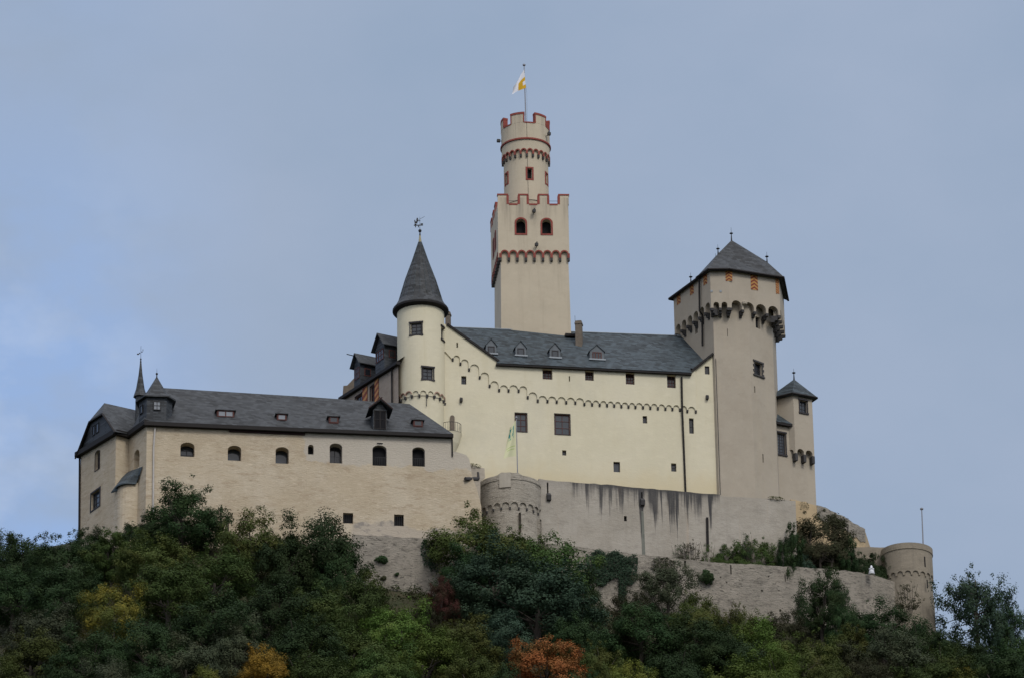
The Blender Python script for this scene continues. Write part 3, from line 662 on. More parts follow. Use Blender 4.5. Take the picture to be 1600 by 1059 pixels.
# roof
ea, eb = B.hit(777, 566.5, .55), B.hit(1081, 581.5, .55); ra, rb = B.hit(700, 511.5, -6), B.hit(1091, 526, -6)
Ea, Eb, Ra, Rb = B.w(*ea, .55), B.w(*eb, .55), B.w(*ra, -6), B.w(*rb, -6)
def onB(u, off): t = (.55 - off) / 6.55; e = ea[1] + (eb[1] - ea[1]) * (u - ea[0]) / (eb[0] - ea[0]); r = ra[1] + (rb[1] - ra[1]) * (u - ra[0]) / (rb[0] - ra[0]); return B.w(u, e + (r - e) * t, off)
bm = BM()
face(bm, [Ea, Eb, onB(eb[0], -.2), onB(ea[0], -.2)])
face(bm, [onB(uL, -.2), onB(ea[0], -.2), Ra, onB(uL, -6)]); face(bm, [onB(ea[0], -.2), onB(eb[0], -.2), Rb, Ra]); face(bm, [onB(eb[0], -.2), onB(uR + .8, -.2), onB(uR - 1.2, -6), Rb])
bk = lambda P: P + Vector((-B.n.x, -B.n.y, 0)) * 6.6 - Vector((0, 0, Ra.z - ea[1]))
face(bm, [onB(uL, -6), Ra, bk(Ra), bk(onB(uL, -6))]); face(bm, [Ra, Rb, bk(Rb), bk(Ra)]); face(bm, [Rb, onB(uR - 1.2, -6), bk(onB(uR - 1.2, -6)), bk(Rb)])
part('roof', bm, 'slate_b', RB)
bm = BM(); bandz(bm, B, ea[0] - .1, eb[0], ea[1] - .2, eb[1] - .2, .17, .1, .5)
for p, q in ((topo[1], topo[2]), (topo[3], topo[4])):
    e = (q[0] - p[0], q[1] - p[1]); l = math.hypot(*e); nn = (-e[1] / l * .22, e[0] / l * .22)
    slab(bm, B, [p, q, (q[0] + nn[0], q[1] + nn[1]), (p[0] + nn[0], p[1] + nn[1])], .55, off=.32)
part('eaves_board', bm, 'dark', RB)
bm = BM(); tube(bm, [B.w(*B.hit(1065, 588, .35), .35), W(B, 1066, 640, .24), W(B, 1068.5, 700, .12), W(B, 1071.5, 775, .12)], .1, 8); part('downpipe', bm, 'dark', RB)
bm = BM(); tube(bm, [Rb + Vector((0, 0, .06)), onB(uR - .05, -.4) + Vector((0, 0, .08))], .13, 5); part('flashing', bm, 'lead', RB)
bm = BM(); tube(bm, [onB(uL, -6) + Vector((0, 0, .03)), Rb + Vector((0, 0, .03))], .07, 5); part('ridge_cap', bm, 'lead', RB)
pB, nB = onB(ea[0], -.2), nrm(onB(ea[0], -.2), onB(eb[0], -.2), Rb)
for x, y, w_, nx in ((290, 241, .95, 1), (443, 251, .95, 1), (620, 262, .95, 1), (837, 271, 1.3, 3)):
    w_ *= 1.15; d = dormer(RB, B, atP(*z6(x, y), pB, nB), w_, .95, .78, .9, gable=True, roofm='slate_b', face_m='dormer_slate', win=.64, nx=nx, oh=.1, glass='glass', wz=(.08, .9), frame='frame' if nx == 1 else 'redwood')
    P = atP(*z6(x, y), pB, nB); D = Plane((P.x, P.y), B.d); bm = BM(); sbox(bm, D, -w_ / 2 - .12, w_ / 2 + .12, P.z - .1, P.z + .06, -.05, .25); part('sill', bm, 'lead', d)
# chimneys and roof hatch
def chimney(px0, px1, yt, Y, h, rod=True):
    a = atY((px0 + px1) / 2, yt, Y); wd = (px1 - px0) / 16.0; bm = BM(); c = Vector((a.x, a.y, a.z - h / 2)); rz = R_(-10)
    box3(bm, c, wd, wd * 1.1, h, rz); box3(bm, Vector((a.x, a.y, a.z - .28)), wd + .12, wd * 1.1 + .12, .16, rz); ch = part('chimney', bm, 'brick', RB)
    bm = BM(); box3(bm, Vector((a.x, a.y, a.z + .03)), wd * .6, wd * .6, .1, rz); part('flue', bm, 'hole', ch)
    if rod: bm = BM(); tube(bm, [Vector((a.x - wd / 2 - .05, a.y, a.z - 1)), Vector((a.x - wd / 2 - .05, a.y, a.z + .7))], .018, 5); part('rod', bm, 'iron', ch)
chimney(899, 909.5, 503, 458.2, 3); chimney(696, 704, 488.5, 458.5, 3, False)
P = atP(891, 526, pB, nB); bm = BM(); box3(bm, P + Vector((0, 0, .12)), 1.1, .5, .3, R_(10)); HT = part('roof_hatch', bm, 'dark', RB)
bm = BM(); box3(bm, P + Vector((.3, .15, .32)), .55, .35, .1, R_(10)); part('hatch_cover', bm, 'lead', HT)
# spouts
for px, py in ((720.3, 625), (1104.6, 621)):
    bm = BM(); u, z = B.hit(px, py); prism(bm, B, u - .12, u + .12, [(z - .25, -.05), (z + .2, -.05), (z + .3, .1), (z + .1, .4), (z - .2, .35)]); part('spout', bm, 'corbel', RB)

# ---- round stair turret
TC = atY(657, 500, 451.0); Rt = 2.42; T = Cyl((TC.x, TC.y + 1.0), Rt)
RT = thing('round_turret', 'slender round cream turret with a tall dark cone roof and a rider weathervane', 'tower', (T.c.x, T.c.y, ZB2))
zc0 = zof(T, 657, 615.5); ztop = zof(T, 657, 470)
hw = []
for bx in ((641.5, 504.5, 659, 522), (660, 573.5, 677, 591.5)): r = rect(T, *bx); window(T, bx, RT, depth=.22, nx=2, ny=3, frame='frame', glass='glass', fw=.1, sill='frame'); hw.append(r)
r = rect(T, 690, 512, 694.5, 531); r = (r[0] - .1, r[0] + .7, r[2], r[3]); hw.append(r)
bm = BM(); q = shape(r); ribbon(bm, T, inset(q, r, .09), q, -.25, -.15); f_ = part('window', bm, 'frame', RT); bm = BM(); poly(bm, T, inset(q, r, .05), (), -.22); part('pane', bm, 'glassd', f_)
bm = BM(); sbox(bm, T, r[0] - .1, r[1] + .1, r[3], r[3] + .15, -.02, .12, 3); sbox(bm, T, r[0] - .1, r[1] + .1, r[2] - .15, r[2], -.02, .12, 3); part('sill', bm, 'frame', f_)
n = 19; cst = [((i - n / 2 + .32) * 2 * math.pi * Rt / n, zc0) for i in range(n + 1)]
bm = BM(); cylwall(bm, T, zc0 + .55, ztop + .3, hw, 0, .3); pt = scallop(cst, leg=.12, hw=.09); strips(bm, T, pt, zc0 + .56, 0); under(bm, T, pt, 0, -.3)
cylwall(bm, T, ZB2, zc0 + .6, (), -.12, .3); part('wall', bm, 'wall_b', RT, smooth=False)
bm = BM()
for i in range(n):
    u = (cst[i][0] + cst[i + 1][0]) / 2
    if abs(u) / Rt > .55 and abs(u) / Rt < 1.7:
        r_ = (cst[1][0] - cst[0][0]) / 2 - .09; arc = [(u - r_ * math.cos(t), zc0 + .12 + r_ * math.sin(t)) for t in [math.pi * k / 8 for k in range(9)]]
        ribbon(bm, T, arc, [(u + (a - u) * 1.35, zc0 + .12 + (z - zc0 - .12) * 1.35) for a, z in arc], -.1, .03, False)
part('arch_trim', bm, 'oldbrick', RT)
corbels(T, [c for c in cst if abs(c[0]) < 1.75 * Rt][:], RT, w=.2, h=.3, o0=-.14, o1=.1)
bm = BM(); tube(bm, [T.w(u, zc0 - .1, -.06) for u in [Rt * (-1.2 + .24 * i) for i in range(11)]], .02, 4); tube(bm, [W(T, 667, 618, .03), W(T, 666.5, 634, .03)], .035, 5); part('cable', bm, 'iron', RT)
bm = BM(); ri = 2.86; zr = zof(Cyl(T.c, ri), 657, 471); zap = atY(653, 379, T.c.y).z; Hc = zap - zr
lathe(bm, T.c, [(ri - .35, zr - .1), (ri, zr), (ri, zr + .28), (ri - .28, zr + .62), (ri - .62, zr + 1.25), (ri * .56, zr + Hc * .45), (ri * .3, zr + Hc * .72), (.17, zr + Hc)], 20); part('roof', bm, 'slate', RT)
bm = BM(); lathe(bm, T.c, [(Rt - .02, zr - .22), (ri - .02, zr - .05), (ri + .03, zr + .02), (ri + .03, zr + .22), (ri - .3, zr + .2)], 32, False); part('eaves_board', bm, 'dark', RT)
bm = BM()
for k in range(20):
    a = k * 2 * math.pi / 20; tube(bm, [Vector((T.c.x + r_ * math.sin(a), T.c.y - r_ * math.cos(a), z)) for r_, z in ((ri - .6, zr + 1.28), (ri * .565, zr + Hc * .45), (ri * .305, zr + Hc * .72), (.18, zr + Hc))], .028, 4)
part('roof_seam', bm, 'slate_b', RT)
bm = BM(); lathe(bm, T.c, [(.19, zap - .1), (.1, zap + .5), (.05, zap + 1.1)], 12); part('roof_tip', bm, 'tan', RT)
fn = finial(RT, Vector((T.c.x, T.c.y, zap + .9)), 2.0, .18, .03, zb=.2)
bm = BM(); zv = atY(652, 351, T.c.y).z; X = Vector((T.c.x, T.c.y, zv))
for dx, dz, a, b in ((-.15, -.1, .95, .1), (-.45, -.02, .2, .16), (.2, .04, .25, .12), (-.4, .22, .3, .22), (-.28, .45, .16, .3), (-.26, .66, .14, .14), (-.1, .4, .3, .07), (-.52, .4, .1, .2), (-.15, -.24, .1, .2), (-.45, -.24, .1, .18)): box3(bm, X + Vector((dx, 0, dz)), a, .04, b)
tube(bm, [X + Vector((-.3, 0, .42)), X + Vector((.5, 0, .88))], .018, 4); part('weathervane', bm, 'iron', fn)

# ---- little round balcony in the corner beside the turret
zb0 = zof(B, 708, 678); Cb = B.xy(B.hit(706, 670)[0] - .1, -.15); KB = Cyl(Cb, 1.15)
bm = BM(); lathe(bm, Cb, [(.12, zb0 - 2.6), (.45, zb0 - 2.0), (.85, zb0 - 1.1), (1.1, zb0 - .15), (1.15, zb0)], 28); BAL = part('balcony', bm, 'wall_b', RB)
bm = BM()
for i in range(13): a = -1.5 + 3.0 * i / 12; tube(bm, [KB.w(a * 1.1, zb0, -.06), KB.w(a * 1.1, zb0 + 1.0, -.06)], .02, 4)
for hh in (.04, 1.0): tube(bm, [KB.w((-1.5 + 3.0 * i / 16) * 1.1, zb0 + hh, -.06) for i in range(17)], .028, 4)
part('railing', bm, 'iron', BAL)
dr = (B.hit(703, 665)[0], B.hit(710, 665)[0], zb0, zof(B, 706.5, 649)); bm = BM(); poly(bm, B, shape(dr, 1), (), .16); part('doorway', bm, 'brick', BAL)

# ---- north wing seen end-on, left of the turret
NWc = atY(618, 580, 450.8); NW = Plane((NWc.x, NWc.y), azd(150))
RN = thing('castle_wing', 'grey stone castle wing with two slate dormers and striped shutters left of the round turret', 'building', (NWc.x, NWc.y, ZB2))
ul = NW.hit(531, 620)[0]; zr_, zl_ = zof(NW, 618, 566), zof(NW, 531, 622)
hn = [window(NW, (579, 602, 585.8, 640), RN, depth=.2, frame='redwood', glass='glass', nx=2, ny=3, trim='soffit', tw=.12), window(NW, (555.5, 617, 566, 645), RN, depth=.2, frame='redwood', glass='glass', nx=2, ny=3, trim='soffit', tw=.12)]
bm = BM(); poly(bm, NW, [(ul, ZB2), (.6, ZB2), (.6, zr_), (ul, zl_)], hn, 0, .3)
for a, b in ((NW.xy(ul), NW.xy(ul, -9)), (NW.xy(ul, -9), NW.xy(.6, -9))): wallquad(bm, a, b, ZB2, zl_, zl_)
part('wall', bm, 'northwall', RN)
for x0, x1, yt in ((586.3, 592, 592), (567.3, 574.5, 605)):
    a, b = NW.hit(x0, yt + 20)[0], NW.hit(x1, yt + 20)[0]; uvquad('shutter', NW, a, b, zof(NW, (x0 + x1) / 2, yt + 36), zof(NW, (x0 + x1) / 2, yt), .08, 'strip', RN)
a0, a1 = NW.hit(529, 621, .4), NW.hit(621, 563, .4); bm = BM()
za_, zb2 = a0[1], a1[1]; q = [NW.w(a0[0], za_, .4), NW.w(1.0, zb2, .4), NW.w(1.0, zb2 + 3.6, -4.2), NW.w(a0[0], za_ + 3.6, -4.2)]
face(bm, q); face(bm, [q[3], q[2], NW.w(1.0, zb2, -8.6), NW.w(a0[0], za_, -8.6)]); part('roof', bm, 'slate', RN)
bm = BM(); bandz(bm, NW, a0[0], 1.0, za_ - .3, zb2 - .3, .32, -.02, .45); part('eaves_board', bm, 'dark', RN)
bm = BM(); tube(bm, [W(NW, 612, 570, .15), W(NW, 612.5, 650, .15)], .09, 6); part('downpipe', bm, 'dark', RN)
for x0, x1, ytop_, yb, ya in ((588, 602, 542, 575, 524), (554.5, 563.8, 569, 604, 555)):
    ua, ub = NW.hit(x0, 560)[0], NW.hit(x1, 560)[0]; xm = (x0 + x1) / 2; zbt, zt_ = zof(NW, xm, yb + 4), zof(NW, xm, ytop_ + 2); c = (ua + ub) / 2
    P = NW.w(c, zbt, .1); zp = zof(NW, xm - 4, ya)
    d = dormer(RN, NW, P, ub - ua, zt_ - zbt, max(.9, zp - zt_), 4.6, gable=True, win=.8, nx=3, ny=2, glass='glass', oh=.35, wz=(.42, .9))
    D = Plane(NW.xy(ub, .1), (-NW.n.x, -NW.n.y)); bm = BM(); sbox(bm, D, .5, 1.25, zt_ - 1.25, zt_ - .4, 0, .04); wn = part('window', bm, 'redwood', d); bm = BM(); sbox(bm, D, .6, 1.15, zt_ - 1.15, zt_ - .5, .03, .055); part('pane', bm, 'glassd', wn)
    if x0 < 560: bm = BM(); tube(bm, [NW.w(c, zp - .35, .3), NW.w(c, zp - .3, 1.3)], .05, 5); part('hoist_beam', bm, 'dark', d)
g_ = atY(545, 605, NW.xy(ul).y + .3); GP = Plane((g_.x, g_.y), azd(86)); bm = BM(); slab(bm, GP, pts(GP, [(536, 630), (536.5, 602), (542.5, 601.5), (553.5, 590), (556, 590), (556, 630)]), 3.0); part('gable_parapet', bm, 'brick', RN)

# ================================================================== keep
Kc = atY(777.8, 340, 459); K = Plane((Kc.x, Kc.y), azd(87)); kw = K.hit(888.4, 340)[0]; kd = 7.2
KL = Plane(K.xy(0), (Vector((K.xy(0))) - K.xy(-.42, -kd)))     # left side, slightly splayed
RK = thing('keep_tower', 'tall pale square keep with red-edged battlements carrying a round upper tower', 'tower', (*K.xy(kw / 2, -kd / 2), ZB2))
zk = lambda x, y: (755 + x / 6.62, 300 + y / 6.62)
yS = 319.3
zsill, zm1 = zof(K, 833, yS), zof(K, 833, 305.2)
ncor = 8; uc = [.22 + (kw - .3) * i / ncor for i in range(ncor + 1)]; zcb = zof(K, 833, 403)
hk = [window(K, (*zk(325, 258), *zk(457, 449)), RK, depth=.7, arch=1, dark=True), window(K, (*zk(590, 265), *zk(722, 452)), RK, depth=.7, arch=1, dark=True)]
hk = []
for ob in list(RK.children): bpy.data.objects.remove(ob, do_unlink=True)
for a, b in ((zk(342, 280), zk(438, 431)), (zk(609, 285), zk(703, 434))): hk.append(window(K, (*a, *b), RK, depth=.7, arch=1, dark=True, trim='red', tw=.17))
bm = BM()
cK = [(u, zcb) for u in uc]; pK = scallop(cK, leg=.42, hw=.13)
poly(bm, K, pK + [(kw, zcb), (kw, zsill), (0, zsill), (0, zcb)], hk, 0, .7); under(bm, K, pK, 0, -.25)
lL = (K.xy(0) - K.xy(-.42, -kd)).length
uc2 = [-lL + .2 + (lL - .4) * i / 8 for i in range(9)]; pL = scallop([(u, zcb) for u in uc2], leg=.42, hw=.13)
hL = [window(KL, (*zk(118, 480), *zk(128, 600)), RK, depth=.3, dark=True)] if 0 else []
poly(bm, KL, pL + [(0, zcb), (0, zsill), (-lL, zsill), (-lL, zcb)], (), 0); under(bm, KL, pL, 0, -.25)
KRp = Plane(K.xy(kw), (K.xy(kw, -kd) - K.xy(kw))); pR = scallop([(.2 + (kd - .4) * i / 8, zcb) for i in range(9)], leg=.42, hw=.13)
poly(bm, KRp, pR + [(kd, zcb), (kd, zsill), (0, zsill), (0, zcb)], (), 0); under(bm, KRp, pR, 0, -.25)
kb0, kb1 = K.xy(-.42, -kd), K.xy(kw, -kd); wallquad(bm, kb1, kb0, zcb - .3, zsill, zsill)
face(bm, [(*K.xy(0), zsill), (*K.xy(kw), zsill), (*kb1, zsill), (*kb0, zsill)][::-1]); face(bm, [(*K.xy(0, -.25), zcb + .9), (*K.xy(kw, -.25), zcb + .9), (*kb1, zcb + .9), (*kb0, zcb + .9)])
zkb = zof(K, 833, 700); s0 = [K.xy(.27, -.27), K.xy(kw - .12, -.27), K.xy(kw - .15, -kd + .2), K.xy(-.1, -kd + .2)]; s1 = [K.xy(.05, -.2), K.xy(kw + .22, -.2), K.xy(kw + .1, -kd), K.xy(-.3, -kd)]
for i in range(4): face(bm, [(*s1[i - 1], zkb), (*s1[i], zkb), (*s0[i], zcb + 1.0), (*s0[i - 1], zcb + 1.0)])
part('wall', bm, 'keep', RK)
def merlons(S, spans, name='merlon', th=.42, hh=None):
    for a, b in spans:
        bm = BM(); sbox(bm, S, a, b, zsill, zm1, -th, 0); m_ = part('merlon', bm, 'keep', RK)
        bm = BM(); sbox(bm, S, a - .06, b + .06, zm1 - .04, zm1 + .13, -th - .05, .05); part('red_coping', bm, 'red', m_)
        for e in (a, b):
            if 0.3 < e < abs(kw) - .3 or S is not K: bm = BM(); sbox(bm, S, e - .12, e + .12, zsill, zm1 - .04, -th - .03, .025); part('red_edge', bm, 'red', m_)
hp = lambda x: K.hit(x, 312)[0]
merlons(K, [(hp(777.7), hp(793.2)), (hp(810.6), hp(824.6)), (hp(841.4), hp(856.6)), (hp(873), hp(888.6))])
merlons(KL, [(-lL + lL * t, -lL + lL * (t + .15)) for t in (0, .28, .56)]); merlons(KRp, [(kd * t, kd * (t + .15)) for t in (.28, .56, .85)])
for a, b in ((793.4, 810.4), (824.8, 841.2), (856.8, 872.8)): bm = BM(); sbox(bm, K, hp(a) + .12, hp(b) - .12, zsill - .12, zsill + .06, -.45, .03); part('crenel_sill', bm, 'red', RK)
bm = BM()
for S, pp, cc in ((K, pK, uc), (KL, pL, uc2)):
    for a, b in zip(cc, cc[1:]):
        c, r_ = (a + b) / 2, (b - a) / 2 - .13; zs = zcb + .42
        inn = [(c - r_, zcb)] + [(c - r_ * math.cos(t), zs + r_ * math.sin(t)) for t in [math.pi * k / 10 for k in range(11)]] + [(c + r_, zcb)]
        r2 = (b - a) / 2; outr = [(c - r2 + .001, zcb)] + [(c - r2 * math.cos(t), zs + r2 * 1.04 * math.sin(t)) for t in [math.pi * k / 10 for k in range(11)]] + [(c + r2 - .001, zcb)]
        ribbon(bm, S, inn, outr, -.22, .035, False)
    sbox(bm, S, cc[0] - .13, cc[0], zcb, zcb + .5, -.2, .03); sbox(bm, S, cc[-1], cc[-1] + .13, zcb, zcb + .5, -.2, .03)
part('red_arch_frieze', bm, 'red', RK)
corbels(K, [(u, zcb) for u in uc], RK, w=.24, h=.34, o0=-.27, o1=.02); corbels(KL, [(u, zcb) for u in uc2], RK, w=.24, h=.34, o0=-.27, o1=.02)
for u_ in (-2.6, -4.6):
    r = (u_ - .5, u_ + .5, zcb + 2.2, zcb + 4.1); bm = BM(); ribbon(bm, KL, shape(r, 1), inset(shape(r, 1), r, -.17), -.02, .05); ww = part('window', bm, 'red', RK); bm = BM(); poly(bm, KL, shape(r, 1), (), .01); part('pane', bm, 'hole', ww)
# round upper tower
ctr = K.xy(K.hit(825, 280)[0] + .0, -3.4); kc = Cyl(ctr, 2.37)
zr0 = zsill - .5; zfr = zof(kc, 824, 241.5); zst = zof(Cyl(ctr, 2.62), 823, 216); zsl = zof(Cyl(ctr, 2.6), 823, 191); zmt = zof(Cyl(ctr, 2.6), 810, 178.5)
hr = []
r = rect(kc, 824, 263.5, 831.2, 279.5); hr.append(r); window(kc, (824, 263.5, 831.2, 279.5), RK, depth=.4, dark=True, trim='red', tw=.17)
for sgn in (-1, 1):
    uu = sgn * 1.12 * 2.37 + .1; r = (uu - .24, uu + .24, hr[0][2], hr[0][3]); hr.append(r); q = shape(r)
    bm = BM(); ribbon(bm, kc, q, inset(q, r, -.17), -.01, .05); ww = part('window', bm, 'red', RK); bm = BM(); poly(bm, kc, inset(q, r, -.02), (), -.3); part('pane', bm, 'hole', ww)
bm = BM(); cylwall(bm, kc, zr0, zfr + .6, hr, 0, .35)
KU = Cyl(ctr, 2.56); ncu = 24; cu = [((i - 12) * 2 * math.pi / ncu * KU.r + .12, zfr) for i in range(ncu + 1)]
pU = scallop(cu, leg=.28, hw=.1); strips(bm, KU, pU, zst, 0); under(bm, KU, pU, 0, -.25); cylwall(bm, KU, zst, zsl, (), .02)
lathe(bm, ctr, [(.1, zsl - .02), (2.57, zsl - .01)], 40, False)
part('round_wall', bm, 'keep', RK)
bm = BM()
for a, b in zip(cu, cu[1:]):
    c, r_ = (a[0] + b[0]) / 2, (b[0] - a[0]) / 2 - .1; zs = zfr + .28; A_ = [math.pi * k / 8 for k in range(9)]
    inn = [(c - r_, zfr)] + [(c - r_ * math.cos(t), zs + r_ * math.sin(t)) for t in A_] + [(c + r_, zfr)]; r2 = r_ + .1
    ribbon(bm, KU, inn, [(c - r2, zfr)] + [(c - r2 * math.cos(t), zs + r2 * 1.1 * math.sin(t)) for t in A_] + [(c + r2, zfr)], -.22, .035, False)
part('red_arch_frieze', bm, 'red', RK)
corbels(KU, [c for c in cu if abs(c[0]) < 1.75 * KU.r], RK, w=.2, h=.32, o0=-.22, o1=.02)
bm = BM(); lathe(bm, ctr, [(2.5, zst - .14), (2.7, zst - .11), (2.7, zst + .06), (2.5, zst + .12)], 48, False); part('red_string_course', bm, 'red', RK)
per = R_(62); KU2 = Cyl(ctr, 2.59)
for k in range(6):
    a0 = R_(-2.5) - k * R_(60); a1 = a0 - R_(34); u1, u0 = a0 * 2.59, a1 * 2.59
    bm = BM(); sbox(bm, KU2, u0, u1, zsl, zmt, -.45, 0, 6); m_ = part('merlon', bm, 'keep', RK)
    bm = BM(); sbox(bm, KU2, u0 - .05, u1 + .05, zmt - .03, zmt + .2, -.5, .05, 6); part('red_coping', bm, 'red', m_)
    for e_0, e_1 in ((u0 - .03, u0 + .1), (u1 - .1, u1 + .03)): bm = BM(); sbox(bm, KU2, e_0, e_1, zsl, zmt - .03, -.48, .03); part('red_edge', bm, 'red', m_)
    bm = BM(); sbox(bm, KU2, u1 + .03, u1 + R_(26) * 2.59 - .03, zsl - .09, zsl + .05, -.46, .03, 4); part('crenel_sill', bm, 'red', RK)
bm = BM(); tube(bm, [KU.w(.15, zst, .03), KU.w(.15, zsl, .05)], .018, 4); tube(bm, [kc.w(.2, zr0, .03), kc.w(.15, zfr, .03)], .018, 4); tube(bm, [kc.w(2.37 * (-1.3 + .2 * i), zsill + 1.0, .04) for i in range(14)], .02, 4)
part('lightning_cable', bm, 'iron', RK)
bm = BM(); tube(bm, [K.w(.3, zsill + .45, -.2), K.w(kw - .3, zsill + .45, -.2)], .022, 5); part('rail', bm, 'iron', RK)
def lamp(S, px, py, off=0):
    p = W(S, px, py, off); n_ = Vector((S.n.x, S.n.y, 0)) if isinstance(S, Plane) else Vector((p.x - S.c.x, p.y - S.c.y, 0)).normalized()
    bm = BM(); tube(bm, [p - Vector((0, 0, .1)), p + n_ * .35 - Vector((0, 0, .1))], .04, 5); box3(bm, p + n_ * .45 + Vector((0, 0, .05)), .32, .3, .3, .3); box3(bm, p + n_ * .4 + Vector((.05, 0, .28)), .14, .16, .2, 0)
    part('floodlight', bm, 'iron', RK)
lamp(K, 834, 333.5); lamp(K, 838, 386); lamp(KU2, 852.5, 212)
p = KU2.w(-1.45 * 2.59, zof(KU2, 823, 206), 0); bm = BM(); box3(bm, p + Vector((-.3, -.1, 0)), .36, .3, .28, .2); tube(bm, [p, p + Vector((-.3, -.1, 0))], .04, 5); part('floodlight', bm, 'iron', RK)
def flagpole(label, b, t, r, name='flagpole', mat='pole', r1=None):
    R = thing(name, label, 'flagpole', b); bm = BM(); tube(bm, [b, t], r, 8, r1 or r * .7); part('pole', bm, mat, R)
    bm = BM(); lathe(bm, (t.x, t.y), [(.02, t.z - .02), (r * 2.2, t.z), (r * 2.4, t.z + .12), (r * 1.2, t.z + .2)], 10); part('finial', bm, mat, R); return R
def cloth(R, quad, mat, nu=14, nv=14, wav=.18, label=None):
    p00, p10, p11, p01 = quad; bm = BM(); uvl = bm.loops.layers.uv.new('UVMap'); g = []
    for j in range(nv + 1):
        row = []
        for i in range(nu + 1):
            u, v = i / nu, j / nv; p = (p00.lerp(p10, u)).lerp(p01.lerp(p11, u), v); p = p + Vector((0, wav * u ** .7 * math.sin(u * 7 + v * 3.5), .05 * math.sin(u * 5 + v))); row.append((bm.verts.new(p), (u, v)))
        g.append(row)
    for j in range(nv):
        for i in range(nu):
            q = (g[j][i], g[j][i + 1], g[j + 1][i + 1], g[j + 1][i]); f = bm.faces.new([x[0] for x in q])
            for l, x in zip(f.loops, q): l[uvl].uv = x[1]
    o = part('flag', bm, mat, R, label, smooth=True); return o
Yf = ctr.y - .3; fb, ft = atY(822, 193, Yf), atY(818.9, 103, Yf); fb.z = zsl; fb.y = Yf
FK = flagpole('grey flagpole with a white and yellow flag on top of the round keep', fb, ft, .07)
at = lambda x, y, Y=Yf - .1: atY(760 + x / 7.06, 90 + y / 7.06, Y)
cloth(FK, (at(437, 338), at(283, 402, Yf - .8), at(300, 325, Yf - .9), at(416, 140)), 'flag_k', wav=.12)
bm = BM(); tube(bm, [fb + Vector((.12, 0, 0)), fb + Vector((.14, 0, 4.5)), ft - Vector((0, 0, 1))], .012, 4); part('halyard', bm, 'iron', FK)
bm = BM(); tube(bm, [fb + Vector((.55, 0, -.02)), fb + Vector((0, 0, 1.2))], .05, 5); part('strut', bm, 'pole', FK)

# ================================================================== polygonal chapel tower (right)
zp = lambda x, y: (1035 + x / 6.23, 355 + y / 6.23)
zs2 = lambda x, y: (1020 + x / 2.304, 340 + y / 2.304)
C = atY(1174, 600, 457.3); SL = Plane((C.x, C.y), azd(81)); SR = Plane((C.x, C.y), azd(46))
uL_ = SL.hit(1115, 520)[0]; uR_ = SR.hit(1207.5, 540)[0]; LC, RC = SL.xy(uL_), SR.xy(uR_)
SW = Plane(LC, azd(152)); RT_ = thing('chapel_tower', 'tall grey-beige polygonal tower with an arcaded head under a steep slate roof', 'tower', (C.x, C.y + 3, ZB2))
wl = SW.hit(1056, 520)[0]; WL = SW.xy(wl); RB_ = RC + azd(8) * 4.2; BB = WL + azd(62) * 6
hS = [window(SR, (1180.7, 495.5, 1187.6, 513), RT_, depth=.4, frame='frame', glass='glassd', nx=1, ny=1), window(SR, (1179.5, 566.5, 1190.5, 586), RT_, depth=.35, frame='frame', glass='glassd', nx=2, ny=2)]
for x0, y0, x1, y1 in ((365, 606, 369, 629), (395, 850, 399, 880)): hS.append(window(SR, (*zs2(x0, y0), *zs2(x1, y1)), RT_, depth=.3, dark=True))
hSL = []
for x0, y0, x1, y1 in ((268, 400, 270, 428),): hSL.append(window(SL, (*zs2(x0, y0), *zs2(x1, y1)), RT_, depth=.08, dark=True))
hSW = [window(SW, (*zp(318, 950), *zp(342, 1036)), RT_, depth=.3, frame='frame', glass='glassd', nx=1, ny=1)]
bm = BM(); zhd = zof(SL, 1135, 440)
poly(bm, SL, [(uL_, ZB2), (0, ZB2), (0, zhd), (uL_, zhd)], hSL, 0, .3); poly(bm, SR, [(0, ZB2), (uR_, ZB2), (uR_, zhd), (0, zhd)], hS, 0, .35)
poly(bm, SW, [(wl, ZB2), (0, ZB2), (0, zhd), (wl, zhd)], hSW, 0, .3)
for a, b in ((RC, RB_), (RB_, BB), (BB, WL)): wallquad(bm, a, b, ZB2, zhd, zhd)
part('shaft', bm, 'tower', RT_)
bm = BM()       # rough stones round the middle window
r = rect(SR, 1179.5, 566.5, 1190.5, 586)
for i in range(5):
    z = r[2] + (r[3] - r[2]) * i / 5
    for e, s in ((r[0], -1), (r[1], 1)):
        L_ = .12 + .15 * ((i + (s > 0)) % 2); sbox(bm, SR, min(e, e + s * L_), max(e, e + s * L_), z + .02, z + (r[3] - r[2]) / 5 - .03, -.02, .05)
sbox(bm, SR, r[0] - .25, r[1] + .25, r[3], r[3] + .18, -.02, .1); sbox(bm, SR, r[0] - .3, r[1] + .3, r[2] - .16, r[2], -.02, .14)
part('stone_surround', bm, 'corbel', RT_)
# head: planes and corners
def isect(P, Q): # plan intersection of two planes
    d = P.d.x * Q.d.y - P.d.y * Q.d.x; e = Q.o - P.o; t = (e.x * Q.d.y - e.y * Q.d.x) / d; return P.o + P.d * t
HL = Plane(LC + Vector((0, -.8)), azd(90)); HW = Plane(SW.xy(0, .55), azd(152)); cA = isect(HW, HL)
uB = HL.hit(1139, 450)[0]; cB = HL.xy(uB); HR = Plane(cB, azd(67)); uC = HR.hit(1218.5, 470)[0]; cC = HR.xy(uC)
HX = Plane(cC, azd(8)); cD = HX.xy(5.4); cE = HW.xy(HW.hit(1053.5, 500)[0]); cF = cE + azd(62) * 7.5
uA = (cA - HL.o).dot(HL.d); uE_ = (cE - HW.o).dot(HW.d); uA2 = (cA - HW.o).dot(HW.d)
zE1 = zof(HL, 1122, 422); zcr = zof(HL, 1125, 470); zco = zof(HL, 1125, 481)
zR1 = zof(HR, 1185, 441); zRc = zof(HR, 1165, 477.5)
bm = BM()
chv = []
